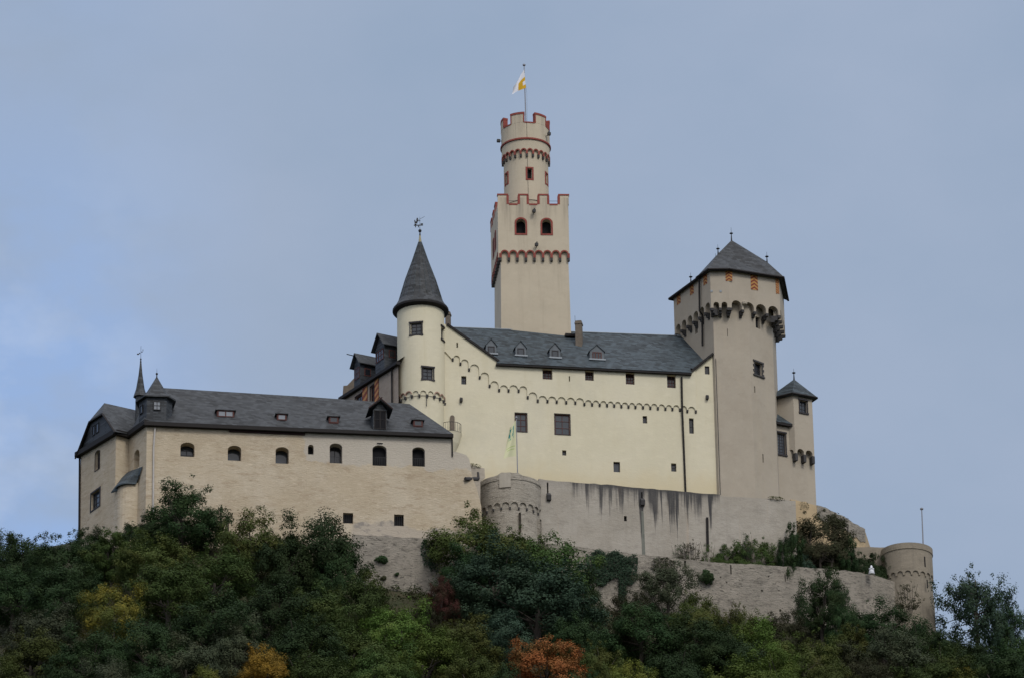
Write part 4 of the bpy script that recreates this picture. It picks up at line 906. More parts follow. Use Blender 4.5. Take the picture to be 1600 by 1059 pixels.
def archline(S, us, zb, hw=.12, leg=.35): return scallop([(u, zb) for u in us], leg=leg, hw=hw)
zbot = zco
for S, ua, ub, n_ in ((HW, uE_, uA2, 6), (HL, uA, uB, 2), (HR, 0, uC, 4), (HX, 0, 5.4, 4)):
    us = [ua + .12 + (ub - ua - .24) * i / n_ for i in range(n_ + 1)]; pp = archline(S, us, zbot)
    poly(bm, S, pp + [(ub, zbot), (ub, zE1), (ua, zE1), (ua, zbot)], (), 0)
    r_ = (us[1] - us[0]) / 2 - .12; zc_ = zbot + .35 + r_
    for p0, p1 in zip(pp, pp[1:]): face(bm, [S.w(*p0, 0), S.w(*p1, 0), S.w(*p1, -.75), S.w(*p0, -.75)])
    chv.append((S, us))
wallquad(bm, cD, cF, zbot, zE1, zE1); wallquad(bm, cF, cE, zbot, zE1, zE1)
zt_ = zbot + 1.35
face(bm, [(*p, zt_) for p in (cE, cA, cB, cC, cD, cF)][::-1])
part('tower_head', bm, 'tower', RT_)
for S, us in chv:
    for i, u in enumerate(us):
        D_ = {id(HR): .5 + .2 * i, id(HX): .75, id(HL): .6 + .1 * i}.get(id(S), .5)
        bm = BM(); prism(bm, S, u - .14, u + .14, [(zbot, -D_ - .3), (zbot, .03), (zbot - .28, .0), (zbot - .3, -D_ * .4), (zbot - .5, -D_ * .45), (zbot - .52, -D_ * .8), (zbot - .7, -D_ * .9), (zbot - .7, -D_ - .3)]); part('corbel', bm, 'corbel', RT_)
for S, (x0, y0, x1, y1) in ((HL, (615, 431, 680, 526)), (HR, (860, 500, 928, 613)), (HR, (1104, 565, 1136, 650)), (HW, (400, 472, 437, 556)), (HW, (143, 715, 180, 783)), (HW, (272, 650, 300, 735))):
    a, b = zp(x0, y0), zp(x1, y1); r = rect(S, *a, *b); r = (r[0], min(r[1], r[0] + 1.0), r[2], zE1 - .06 if S is not HW else min(r[3], zE1 - .06))
    if S is HW: r = (r[0], r[0] + .75, zE1 - 1.25, zE1 - .06)
    uvquad('chevron_shutter', S, *r, .03, 'chev', RT_)
bm = BM(); p = zp(800, 745); q = W(HR, *p, .1); lathe(bm, (q.x, q.y), [(.05, q.z - .2), (.28, q.z - .1), (.3, q.z + .12), (.1, q.z + .25)], 10); part('spout', bm, 'tower', RT_)
bm = BM()
for x in (479, 567): q = W(HL, *zp(x, 624), .03); box3(bm, q, .22, .06, .2)
part('putlog_patch', bm, 'lead', RT_)
# roof
ov = .42; O_ = lambda c, *ns: Vector((*(c + sum((Vector(n_) for n_ in ns), Vector((0, 0))) * ov), zE1 - .05))
oW = HW.xy(uA2 - 2.1, ov); oA, oB, oC, oD = O_(cA, HW.n * .55, HL.n * .9), O_(cB, HL.n * .6, HR.n * .5), O_(cC, HR.n * .8, HX.n * .8), O_(cD, HX.n, HX.d)
oW = Vector((oW.x, oW.y, zE1 - .05)); oG = Vector((*(HW.xy(uA2 - 2.1) + azd(62) * 7.5), zE1 - .05))
oC0 = W(HR, 1209, 437, ov); oC0.z = zE1 - .05; oB2 = W(HR, 1153, 423, ov); oB2.z = zE1 - .05
ymid = C.y + 2.6; AP_ = atY(1143, 375.5, ymid); V1 = atY(1122, 396.5, C.y + .9); V2 = atY(1198.5, 409.5, RC.y - .1)
bm = BM()
for q in ([oB2, oC0, V2, AP_, V1], [oB, oB2, V1], [oA, oB, V1], [oW, oA, V1], [oC0, oC, V2], [oC, oD, AP_, V2], [oW, V1, AP_, oG], [oD, oG, AP_]): face(bm, q)
face(bm, [p - Vector((0, 0, .12)) for p in (oW, oA, oB, oB2, oC0, oC, oD, oG)][::-1])
# lower wing roof on the left
wE, wN = HW.w(uE_ - .35, zE1 - .1, .35), HW.w(uA2 - 1.6, zE1 - .1, .35); inw = Vector((*(azd(62)), 0))
rF = atY(1079.5, 440.5, (wE.y * .55 + wN.y * .45) + 1.6); rN = wN + inw * 2.6; rN.z = rF.z + .15; wEb = wE + inw * 6; wNb = wN + inw * 6
for q in ([wE, wN, rN, rF], [wEb, wE, rF], [wNb, wEb, rF, rN]): face(bm, q)
face(bm, [p - Vector((0, 0, .1)) for p in (wE, wN, wNb, wEb)])
part('roof', bm, 'slate', RT_)
bm = BM()
per_ = [oW, oA, oB, oB2, oC0, oC, oD]
for a, b in zip(per_, per_[1:]): tube(bm, [a - Vector((0, 0, .08)), b - Vector((0, 0, .08))], .13, 5)
for a, b in ((wE, wN), (wE, wEb)): tube(bm, [a - Vector((0, 0, .1)), b - Vector((0, 0, .1))], .14, 5)
part('eaves_board', bm, 'dark', RT_)
for p, h in ((AP_, 1.5), (V1, 1.1), (V2, 1.2), (rF, 1.1), (AP_ + Vector((-1.6, 3, -1.6)), 1.5)): finial(RT_, p - Vector((0, 0, .05)), h, .2, .035, zb=.55, disc=True)
bm = BM(); pd = [W(HW, 1092.5, 437, .25), W(HW, 1093, 486, .2), W(SW, 1097, 492, .2), W(SW, 1097.5, 540, .2)]; tube(bm, pd, .1, 6); part('downpipe', bm, 'dark', RT_)
bm = BM(); tube(bm, [SL.w(uL_ + .12, zof(SL, 1120, 560), .05), SL.w(uL_ + .12, zof(SL, 1120, 790), .05)], .035, 4); part('cable', bm, 'iron', RT_)

# ================================================================== small corner tower with its low wing (far right)
zq = lambda x, y: (1190 + x / 6.23, 570 + y / 6.23)
q0 = atY(1241, 660, 461); QR = Plane((q0.x, q0.y), azd(62)); QL = Plane((q0.x, q0.y), azd(122)); qr = QR.hit(1269.5, 640)[0]; ql = -2.3
RQ = thing('corner_turret', 'small square grey-beige corner tower with a pyramid slate roof right of the chapel tower', 'tower', (q0.x, q0.y + 1, ZB2))
zqe = zof(QR, 1241, 615); zqb = zof(QR, 1243, 702)
hq = [window(QR, (*zq(370, 345), *zq(442, 461)), RQ, depth=.3, frame='frame', glass='glass', nx=2, ny=3, sill='frame')]
qs = [.12 + (qr - .24) * i / 2 for i in range(3)]; pq = scallop([(u, zqb - .35) for u in qs], leg=.15, hw=.1); bm = BM()
poly(bm, QR, pq + [(qr, zqb - .35), (qr, zqe), (0, zqe), (0, zqb - .35)], hq, 0, .3); under(bm, QR, pq, 0, -.6)
ql2 = [ql + .12, -.12]; pq2 = scallop([(u, zqb - .35) for u in (-1.0, -.12)], leg=.15, hw=.1)
poly(bm, QL, [(ql, zqb + .2), (-1.1, zqb + .2)] + pq2 + [(0, zqb - .35), (0, zqe), (ql, zqe)], (), 0); under(bm, QL, pq2, 0, -.6)
qa, qb_, qc = QR.xy(qr), QR.xy(qr, -2.3), QL.xy(ql); wallquad(bm, qa, qb_, zqb - .3, zqe, zqe); wallquad(bm, qb_, qc, zqb - .3, zqe, zqe); face(bm, [(*p, zqb + .35) for p in (QR.xy(0), qa, qb_, qc)])
QW = Plane(QR.xy(0, -.6), azd(62)); wl0, wr0 = QW.hit(1204, 700)[0], QW.hit(1273.5, 740)[0]; zwe = zof(QW, 1222, 662)
hw_ = [window(QW, (1212, 676, 1227.5, 709), RQ, depth=.22, frame='frame', glass='glass', nx=4, ny=7, fw=.12, sill='frame')]
ue = QW.hit(1237, 690)[0]
poly(bm, QW, [(wl0, ZB2), (wr0, ZB2), (wr0, zqb + .6), (ue, zqb + .6), (ue, zwe), (wl0, zwe)], hw_, 0, .3); poly(bm, QW, [(ue, zqb + .6), (wr0, zqb + .6), (wr0, zqe - 1), (ue, zqe - 1)], (), -.02)
e_ = QW.xy(wr0); wallquad(bm, e_, e_ + azd(-5) * 7, ZB2, zqb + .6, zqb + .6); wallquad(bm, e_ + azd(-5) * 7, QW.xy(wl0, -6), ZB2, zqb, zqb)
part('wall', bm, 'tower', RQ)
corbels(QR, [(u, zqb - .35) for u in qs], RQ, w=.3, h=.8, o0=-.6, o1=.02); corbels(QL, [(-1.0, zqb - .35)], RQ, w=.3, h=.8, o0=-.6, o1=.02)
qm = (QR.xy(0) + qa + qb_ + qc) / 4; apq = atY(1235, 592, qm.y); apq.x, apq.y = qm.x, qm.y; eq = [Vector((*(qm + (p - qm) * 1.3), zqe)) for p in (QR.xy(0), qa, qb_, qc)]
bm = BM()
for i in range(4): face(bm, [eq[i - 1], eq[i], apq]); face(bm, [eq[i - 1] - Vector((0, 0, .2)), eq[i] - Vector((0, 0, .2)), eq[i], eq[i - 1]])
face(bm, [p - Vector((0, 0, .2)) for p in eq]); part('roof', bm, 'slate_b', RQ)
bm = BM()
for i in range(4): tube(bm, [eq[i - 1] - Vector((0, 0, .1)), eq[i] - Vector((0, 0, .1))], .13, 5)
part('eaves_board', bm, 'dark', RQ); finial(RQ, apq, 1.2, .2, .035, zb=.6, disc=True)
bm = BM(); r0_, r1_ = QW.hit(1206, 660)[0], QW.hit(1238, 662)[0]; zt1 = zof(QW, 1212, 629)
f0, f1, b1, b0 = QW.w(r0_, zwe, .45), QW.w(r1_, zwe, .45), QW.w(r1_ - 1.9, zwe + 3.1, -2.6), QW.w(r0_, zwe + 3.1, -2.6)
face(bm, [f0, f1, b1, b0]); face(bm, [f1, QW.w(r1_, zwe, -3), b1]); face(bm, [b0, b1, QW.w(r1_, zwe, -5.5), QW.w(r0_, zwe, -5.5)]); part('wing_roof', bm, 'slate_b', RQ)
bm = BM(); bandz(bm, QW, r0_, r1_, zwe - .25, zwe - .25, .24, -.02, .42); part('wing_eaves', bm, 'dark', RQ)

# ================================================================== ring wall in front of the palas
rw = atY(850, 800, 444); RWp = Plane((rw.x, rw.y), azd(76)); zfoot = zof(RWp, 1000, 930)
baseR = (rw.x, rw.y, zof(RWp, 985, 760) - 6.5)
tops = jag(pts(RWp, [(842, 747), (862, 750), (900, 753.5), (958, 757), (1000, 761.5), (1060, 766.5), (1125, 772), (1128, 774.5), (1180, 777), (1214, 779.5), (1243, 781.5)]), .6, .05)
hr_ = []
RRw = thing('ring_wall', 'tall grey plastered ring wall streaked with black stains below the cream castle hall', 'wall', baseR)
for bx in ((975, 805.5, 979.4, 813.5),): hr_.append(window(RWp, bx, RRw, depth=.35, dark=True, name='putlog_hole'))
hr_.append(window(RWp, (1002, 768, 1004, 779), RRw, depth=.6, dark=True, name='embrasure')); hr_.append(window(RWp, (854.5, 753, 857, 772), RRw, depth=.6, dark=True, name='embrasure'))
bm = BM(); slab(bm, RWp, [(tops[0][0], zfoot)] + tops + [(tops[-1][0], zfoot)], .9, hr_, 0, .5); part('wall', bm, 'ring', RRw)
for px, py in ((1003.5, 785), (857, 777)):
    u, z = RWp.hit(px, py); bm = BM(); prism(bm, RWp, u - .2, u + .2, [(z - .4, -.05), (z + .3, -.05), (z + .45, .1), (z + .15, .4), (z - .3, .3)]); part('spout', bm, 'corbel', RRw)
bm = BM(); tube(bm, [W(RWp, 1105, 808, .1), W(RWp, 1106, 860, .1)], .13, 6); part('drainpipe', bm, 'dark', RRw)
u, z = RWp.hit(1004.5, 830); bm = BM(); slab(bm, RWp, [(u - .16, z - 3.2), (u + .2, z - 3.2), (u + .12, z + 2.2), (u - .1, z + 2.2)], .05, off=.012)
M['algae'] = plain('dark_green_algae', (.15, .155, .135), .95, .3, bs=.4); part('algae_streak', bm, 'algae', RRw)

# ---- round bastion
Bq = atY(797, 790, 441.4); BS = Cyl((Bq.x, Bq.y + 3.15), 2.95); BU = Cyl(BS.c, 3.12)
zb_c = zof(BU, 797, 791); zb_t = zof(BU, 797, 741)
RS = thing('round_bastion', 'squat grey rubble bastion with an arch frieze between the long building and the ring wall', 'tower', (BS.c.x, BS.c.y, zfoot))
n_ = 22; cb = [((i - n_ / 2) * 2 * math.pi * BU.r / n_, zb_c) for i in range(n_ + 1)]; pb = scallop(cb, leg=.16, hw=.08)
hb = []
for bx in ((810, 802, 812.6, 832), (839, 812, 841.2, 838)): r = rect(BS, *bx); hb.append(r); poly_ = BM(); poly(poly_, BS, inset(shape(r), r, -.03), (), -.3); part('arrow_slit', poly_, 'hole', RS)
bm = BM(); cylwall(bm, BS, zfoot - 3, zb_c + .9, hb, .35, .6, off_top=0); strips(bm, BU, pb, zb_t, 0); under(bm, BU, pb, 0, -.25)
us = [BU.r * (-math.pi + 2 * math.pi * i / 48) for i in range(49)]; tz = [zb_t + rnd.uniform(-.06, .06) + (.22 if abs(u) < .9 else 0) - (.25 if u > 1.6 else 0) for u in us]
for i in range(48): face(bm, [BU.w(us[i], zb_t - .5, .06), BU.w(us[i + 1], zb_t - .5, .06), BU.w(us[i + 1], tz[i + 1], .06), BU.w(us[i], tz[i], .06)]); face(bm, [BU.w(us[i], tz[i], .06), BU.w(us[i + 1], tz[i + 1], .06), BU.w(us[i + 1], tz[i + 1], -3), BU.w(us[i], tz[i], -3)])
part('wall', bm, 'rubble_b', RS); corbels(BU, [c for c in cb if abs(c[0]) < 1.7 * BU.r], RS, w=.15, h=.24, o0=-.2, o1=.0)
bm = BM(); r = rect(BU, 780.5, 739, 798, 761); sbox(bm, BU, r[0], r[1], r[2], r[3], -.05, .1, 4); part('plaster_panel', bm, 'panel', RS)
# ---- linking wall with the timber spout
lk = atY(740, 760, 440.6); LK = Plane((lk.x, lk.y), azd(66)); RL_ = thing('link_wall', 'short grey wall with a dark timber spout joining the long building to the round bastion', 'wall', (lk.x, lk.y, zfoot))
bm = BM(); slab(bm, LK, [(LK.hit(722, 800)[0], zfoot)] + jag(pts(LK, [(722, 720), (740, 726), (757, 731)]), .4, .08) + pts(LK, [(758, 746), (750.5, 752), (750.5, 800)]) + [(LK.hit(750.5, 800)[0], zfoot)], 1.6); part('wall', bm, 'ring_plain', RL_)
bm = BM(); a, b = W(A, 727, 747.5, .3), W(A, 746, 747.5, -.6); tube(bm, [a, b], .2, 6); part('timber_spout', bm, 'corbel', RL_)
bm = BM(); prism(bm, LK, *[LK.hit(x, 740)[0] for x in (745.5, 748)], [(zof(LK, 747, 750), -.05), (zof(LK, 747, 736), -.05), (zof(LK, 747, 737), .08), (zof(LK, 747, 748), .25)]); part('spout_stone', bm, 'corbel', RL_)

# ---- outer retaining wall: one wall in four bends
ow = atY(846, 880, 441); O1 = Plane((ow.x, ow.y), azd(76)); RO = thing('outer_wall', 'long low retaining wall of weathered grey rubble curving round the foot of the castle', 'wall', (ow.x, ow.y, zof(O1, 1000, 950)))
zof0 = zof(O1, 1000, 1010); S_ = O1; bm = BM(); OWP = []; hO = {0: [(894, 858, 897.5, 873), (993.5, 870, 997, 881), (1069, 875, 1072, 886.5), (1141, 882, 1143, 896.5), (1226, 896, 1227.6, 908), (1125, 900, 1127, 902.5), (1134, 908, 1136.5, 910), (1200, 898.5, 1202, 901), (1189, 921, 1192, 923.5), (1216, 921, 1218, 923), (1094, 921, 1096, 923)], 1: [], 2: [], 3: []}
slits = []
segs = [([(846, 847.5), (905, 853.5), (960, 861), (1000, 865.5), (1060, 872), (1130, 878.5), (1180, 881), (1240, 885)], 66), ([(1240, 885), (1300, 888), (1346, 894)], 52), ([(1346, 894), (1375, 901), (1402, 909)], 38), ([(1402, 909), (1438, 925), (1460, 937)], 20)]
for i, (tp, az) in enumerate(segs):
    ln = jag(pts(S_, tp), .45, .06); e = S_.hit(tp[-1][0], tp[-1][1])[0]; s = ln[0][0]
    hs = [window(S_, b, RO, depth=.45, dark=True, name='loophole') for b in hO[i]]
    if i == 1: hs = []
    slab(bm, S_, [(s, zof0 - 4)] + ln + [(e, zof0 - 4)], .9, hs, 0, .5)
    OWP += [S_.xy(s), S_.xy(e)]
    S_prev = S_; S_ = Plane(S_.xy(e), azd(az))
part('wall', bm, 'rubble', RO)

# ---- round tower at the right end
rq = atY(1421, 880, 452.4); XS = Cyl((rq.x, rq.y + 2.6), 2.42); XU = Cyl(XS.c, 2.56); zx = zof(XU, 1421, 897); zxt = zof(XU, 1421, 847)
RX = thing('corner_bastion', 'round weathered corner tower with a flat top at the right end of the outer wall', 'tower', (XS.c.x, XS.c.y, zof0))
n_ = 20; cb = [((i - n_ / 2 + .25) * 2 * math.pi * XU.r / n_, zx) for i in range(n_ + 1)]; pb = scallop(cb, leg=.14, hw=.08); bm = BM()
cylwall(bm, XS, zof0 - 6, zx + .8, (), .4, .5, off_top=0); strips(bm, XU, pb, zxt - .6, 0); under(bm, XU, pb, 0, -.25)
cylwall(bm, XU, zxt - .62, zxt, (), .07); lathe(bm, XS.c, [(XU.r - .05, zxt - .62), (XU.r + .07, zxt - .62)], 48, False); lathe(bm, XS.c, [(.05, zxt), (XU.r + .07, zxt)], 48, False)
M['rubble_d'] = wallmat('tan_weathered_render', (.27, .235, .185), (.235, .205, .16), (.165, .145, .115), courses=2.2, blotch=.35, stone=.5, streak=.45, bs=.6, bd=.08, dark=(.11, .1, .085))
part('wall', bm, 'rubble_d', RX)
r = rect(XU, 1444, 869, 1446, 885); bm = BM(); poly(bm, XU, shape(r), (), .012); part('arrow_slit', bm, 'hole', RX)
r = rect(XS, 1444, 907, 1445.5, 920); bm = BM(); poly(bm, XS, shape(r), (), .4); part('arrow_slit', bm, 'hole', RX)
fp0 = Vector((0, 0, 0)); b = atY(1442.5, 852, XS.c.y - .8); t = atY(1440.2, 795.5, XS.c.y - .8); b.z = zxt - .05
flagpole('bare grey flagpole without a flag on the round corner tower', b, t, .075, mat='pole')
# ---- ochre east wall and the low wall towards the corner tower
ea_ = atY(1238, 830, 451.2); Ea1 = Plane((ea_.x, ea_.y), azd(56)); RE_ = thing('east_wall', 'bent ochre wall with a rough grey coping below the small corner tower', 'wall', (ea_.x, ea_.y, zof0))
bm = BM(); bm2 = BM(); S_ = Ea1; zfE = zof(Ea1, 1300, 905)
for tp, az in (([(1236, 779.5), (1258, 783), (1282, 791), (1302, 800)], 34), ([(1302, 800), (1322, 810), (1336, 819), (1351, 827)], 30)):
    ln = jag(pts(S_, tp), .4, .08); e = ln[-1][0]; slab(bm, S_, [(ln[0][0], zfE)] + ln + [(e, zfE)], .8)
    lo_ = [(u, z - 1.25 - rnd.uniform(0, .35)) for u, z in ln]
    if tp[0][0] > 1300 or 1: slab(bm2, S_, [p for p in lo_ if p[0] > (3.0 if az == 34 else -1)] + [(u, z + .06) for u, z in ln[::-1] if u > (3.0 if az == 34 else -1)], .9, off=.06)
    S_ = Plane(S_.xy(e), azd(az))
e2 = S_.xy(0); wallquad(bm, e2, e2 + azd(10) * 6, zfE, ln[-1][1], ln[-1][1])
part('wall', bm, 'yellow', RE_); part('coping', bm2, 'rubble', RE_)
bm = BM(); S2 = Plane(Ea1.xy(Ea1.hit(1302, 800)[0]), azd(34)); tube(bm, [W(S2, 1324.5, 822, .08), W(S2, 1325, 852, .08)], .07, 5); part('drainpipe', bm, 'dark', RE_)
lw = atY(1322, 870, 455.6); LW = Plane((lw.x, lw.y), azd(92)); RLW = thing('low_wall', 'low grey parapet wall between the ochre wall and the round corner tower', 'wall', (lw.x, lw.y, zof0))
bm = BM(); slab(bm, LW, [(LW.hit(1318, 900)[0], zof0)] + jag(pts(LW, [(1318, 853), (1350, 854), (1392, 855)]), .5, .04) + [(LW.hit(1392, 900)[0], zof0)], .7); part('wall', bm, 'rubble_d', RLW)
# ---- courtyard flagpole with banner
b, t = atY(808.8, 745, 443.6), atY(806.8, 653, 443.6)
FC = flagpole('thin grey pole with a pale yellow-green banner in front of the cream hall', b, t, .055)
z6b = lambda x, y, Y: atY(680 + x / 3.309, 480 + y / 3.309, Y)
cloth(FC, (z6b(418, 768, 443.5), z6b(353, 778, 442.6), z6b(386, 622, 442.9), z6b(417, 584, 443.5)), 'flag_c', wav=.14)
# ---- white statue on the outer wall
sp = W(Plane(O1.xy(0), O1.d), 1362, 897, 0); P = atY(1362, 896.5, 450.2)
RSt = thing('statue', 'small white hooded statue standing on top of the outer wall', 'statue', P)
bm = BM(); lathe(bm, (P.x, P.y), [(.3, P.z), (.34, P.z + .06), (.3, P.z + .1)], 12); part('base', bm, 'white', RSt)
bm = BM(); lathe(bm, (P.x, P.y), [(.29, P.z + .1), (.26, P.z + .3), (.23, P.z + .5), (.24, P.z + .58), (.16, P.z + .66), (.1, P.z + .69), (.125, P.z + .76), (.12, P.z + .84), (.06, P.z + .92), (.02, P.z + .96)], 14)
for s in (-1, 1): tube(bm, [Vector((P.x + s * .22, P.y, P.z + .58)), Vector((P.x + s * .17, P.y - .2, P.z + .45)), Vector((P.x + s * .02, P.y - .27, P.z + .58))], .06, 6)
part('robed_figure', bm, 'white', RSt, smooth=True)

# ================================================================== vegetation
def leafmat(name, c1, c2, c3, amt=.3, scale=.35):
    m, b = newmat(name)
    g = nd('ShaderNodeNewGeometry'); oi = nd('ShaderNodeObjectInfo')
    col = mixc(mth('MULTIPLY_ADD', g.outputs['Random Per Island'], .5, .25), c1, c2)
    t = nd('ShaderNodeTexCoord'); mp = nd('ShaderNodeMapping'); L.new(t.outputs['Object'], mp.inputs[0])
    cb = nd('ShaderNodeCombineXYZ'); L.new(mth('MULTIPLY', oi.outputs['Random'], 37.0), cb.inputs[0]); L.new(cb.outputs[0], mp.inputs['Location'])
    n = noi(mp.outputs[0], scale * 8, 4, .6)
    col = mixc(mth('MULTIPLY', ramp(n, .5 - amt * .25, .72 - amt * .2), min(1, amt * 2)), col, c3)
    hv = nd('ShaderNodeHueSaturation'); L.new(col, hv.inputs['Color']); L.new(mth('MULTIPLY_ADD', oi.outputs['Random'], .5, .75), hv.inputs['Value'])
    L.new(mth('MULTIPLY_ADD', oi.outputs['Random'], .03, .485), hv.inputs['Hue'])
    L.new(hv.outputs[0], b.inputs['Base Color']); b.inputs['Roughness'].default_value = .75; b.inputs['Specular IOR Level'].default_value = .15
    tr = nd('ShaderNodeBsdfTranslucent'); L.new(hv.outputs[0], tr.inputs[0]); mx = nd('ShaderNodeMixShader'); mx.inputs[0].default_value = .22
    L.new(b.outputs[0], mx.inputs[1]); L.new(tr.outputs[0], mx.inputs[2]); L.new(mx.outputs[0], N['Material Output'].inputs[0])
    return m
LM = {
 'dark': leafmat('dark_green_leaves', (.022, .046, .018), (.036, .066, .024), (.046, .07, .022), .25),
 'mid': leafmat('mid_green_leaves', (.04, .072, .02), (.065, .104, .028), (.09, .104, .026), .25),
 'bright': leafmat('bright_green_leaves', (.07, .12, .024), (.1, .16, .032), (.13, .15, .035), .25),
 'lime': leafmat('lime_green_leaves', (.11, .15, .03), (.15, .18, .04), (.2, .19, .03), .3),
 'olive': leafmat('olive_leaves', (.048, .068, .018), (.074, .092, .024), (.1, .096, .025), .3),
 'blue': leafmat('blue_green_leaves', (.028, .055, .036), (.046, .08, .048), (.055, .084, .044), .2),
 'grey': leafmat('grey_green_leaves', (.055, .072, .042), (.078, .098, .055), (.09, .095, .05), .25),
 'yellow': leafmat('yellow_autumn_leaves', (.06, .08, .02), (.1, .11, .022), (.29, .22, .03), .3),
 'gold': leafmat('golden_orange_leaves', (.23, .15, .022), (.32, .19, .03), (.12, .1, .025), .3),
 'orange': leafmat('orange_red_leaves', (.30, .11, .035), (.38, .145, .045), (.1, .095, .03), .38),
 'brown': leafmat('brown_leaves', (.034, .036, .018), (.05, .048, .024), (.036, .046, .02), .35),
 'red': leafmat('dark_red_leaves', (.055, .02, .018), (.075, .026, .022), (.035, .04, .018), .3)}
M['bark'] = plain('grey_brown_bark', (.07, .06, .05), .95, .35, scale=6, bs=.5)
def crown(seed, a=.5, h0=.05, n=115, leaves=340, cr=(.055, .11), ls=.0195, zp=.5, top=4, lump=.5):
    r = random.Random(seed); bm = BM(); cl = []; cen = Vector((0, 0, zp))
    while len(cl) < n:
        th, ph = r.uniform(0, 6.283), math.acos(r.uniform(-.9, 1)); k = r.uniform(.5, 1.0) ** .5
        v = Vector((math.sin(ph) * math.cos(th), math.sin(ph) * math.sin(th), math.cos(ph)))
        k *= .84 + lump * noise.noise(v * 1.6 + Vector((seed * 3.1, 0, 0))) + .22 * noise.noise(v * 4 + Vector((0, seed * 2.3, 0)))
        rc = r.uniform(*cr); z = zp + v.z * (1 - zp - rc * .5 if v.z > 0 else zp - h0) * k
        cl.append((Vector((v.x * (a - rc * .4) * k, v.y * (a - rc * .4) * k, z)), rc))
    for i in range(top): cl.append((Vector((r.uniform(-.45, .45) * a, r.uniform(-.45, .45) * a, r.uniform(.84, .97))), cr[0] * r.uniform(.5, .8)))
    for c, rc in cl:
        m = int(leaves * (rc / cr[1]) ** 2); od = (c - cen).normalized()
        for i in range(m):
            d = Vector((r.gauss(0, 1), r.gauss(0, 1), r.gauss(.15, 1))).normalized(); p = c + d * rc * r.uniform(.35, 1.0) * (1.25 if r.random() < .12 else 1)
            nn = (d * .8 + od * .5 + Vector((r.gauss(0, .27), r.gauss(0, .27), r.gauss(.35, .27)))).normalized()
            x = nn.orthogonal().normalized(); y = nn.cross(x); t = r.uniform(0, 6.283); x, y = x * math.cos(t) + y * math.sin(t), y * math.cos(t) - x * math.sin(t)
            s = ls * r.uniform(.6, 1.25); vs = [bm.verts.new(p + x * (s * ex) + y * (s * ey)) for ex, ey in ((-.5, 0), (0, -.36), (.55, 0), (0, .36))]; bm.faces.new(vs)
    me = bpy.data.meshes.new('crown'); bm.to_mesh(me); bm.free(); me.materials.append(LM['mid']); return me, cl
def trunkmesh(seed, cl, zt=.5, r0=.035, stems=1, limbs=12, spread=0):
    r = random.Random(seed); bm = BM()
    for s in range(stems):
        bx = (s - (stems - 1) / 2) * spread; b = Vector((bx * .3, r.uniform(-.02, .02), -.12)); t = Vector((bx + r.uniform(-.03, .03), r.uniform(-.03, .03), zt))
        mid_ = b.lerp(t, .5) + Vector((r.uniform(-.02, .02), 0, 0)); tube(bm, [b, mid_, t], r0, 7, r0 * .35)
        for c, rc in r.sample(cl, min(limbs, len(cl))):
            k = r.uniform(.4, .9); p = b.lerp(t, k) if k > .5 else mid_; tube(bm, [p, p.lerp(c, .5) + Vector((0, 0, .02)), c], r0 * .3, 5, r0 * .07)
    me = bpy.data.meshes.new('trunk'); bm.to_mesh(me); bm.free(); me.materials.append(M['bark']); return me
TY = {}
for key, kw_, tk in (('round', [dict(seed=1), dict(seed=2, n=115), dict(seed=3, top=9), dict(seed=12, lump=.7)], {}), ('tall', [dict(seed=4, a=.47, zp=.46, top=9), dict(seed=5, a=.48, zp=.48, top=12, lump=.7)], {}),
                   ('bush', [dict(seed=6, zp=.4, h0=.0, n=120, ls=.026, lump=.35), dict(seed=7, zp=.36, h0=-.05, n=120, lump=.4, ls=.026)], dict(stems=3, spread=.2, r0=.02)),
                   ('airy', [dict(seed=8, n=135, zp=.54, h0=.04, leaves=170, cr=(.055, .1), ls=.022, top=12, lump=.8)], dict(zt=.86, r0=.026, limbs=34)),
                   ('shoots', [dict(seed=9, n=46, zp=.35, h0=.0, leaves=60, cr=(.06, .1), ls=.035, top=12)], dict(stems=7, spread=.11, r0=.012, zt=.9, limbs=3)),
                   ('sapling', [dict(seed=10, n=40, zp=.56, h0=.22, leaves=90, cr=(.08, .14), ls=.042, top=6, lump=.8)], dict(stems=2, spread=.2, r0=.025, zt=.8, limbs=16))):
    TY[key] = []
    for k_ in kw_: me, cl = crown(**k_); TY[key].append((me, trunkmesh(k_['seed'], cl, **tk)))
cnt = {}
def plant(px, yt, wpx, H, kind, col, label, Y=None, base=None, cat='tree', name=None, group=None, sy=1.0):
    if Y is None:
        Y = 452.0
        while Y > 375:
            p = atY(px, yt, Y)
            if p.y < footline(p.x)[0] - .6 and p.z - terrain(p.x, p.y) >= H: break
            Y -= .4
    p = atY(px, yt, Y); zb = terrain(p.x, p.y) if base is None else base
    H = p.z - zb; wd = wpx / 16.0 * Y / 432
    nm = name or {'bush': 'shrub', 'shoots': 'shrub', 'sapling': 'sapling'}.get(kind, 'tree')
    root = thing(nm, label, cat if nm not in ('shrub',) else 'shrub', (p.x, p.y, zb - .1), group or ('trees on the wooded slope' if nm != 'shrub' else 'shrubs about the castle walls'))
    k = TY[kind][cnt.get(kind, 0) % len(TY[kind])]; cnt[kind] = cnt.get(kind, 0) + 1
    root.rotation_euler.z = rnd.uniform(0, 6.28) if kind not in ('sapling', 'shoots') else rnd.uniform(-.4, .4); k2 = 1.42 if nm == 'tree' and kind != 'airy' else 1.12; root.scale = (wd * k2, wd * k2 * sy, (H + .1) * (1.04 if nm == 'tree' else 1))
    for me, n_ in ((k[1], 'trunk' if nm != 'shrub' else 'stems'), (k[0], 'crown' if nm != 'shrub' else 'foliage')):
        o = bpy.data.objects.new(n_, me); COL.objects.link(o); o.parent = root
        if me is k[0]: o.material_slots[0].link = 'OBJECT'; o.material_slots[0].material = LM[col]
    return root
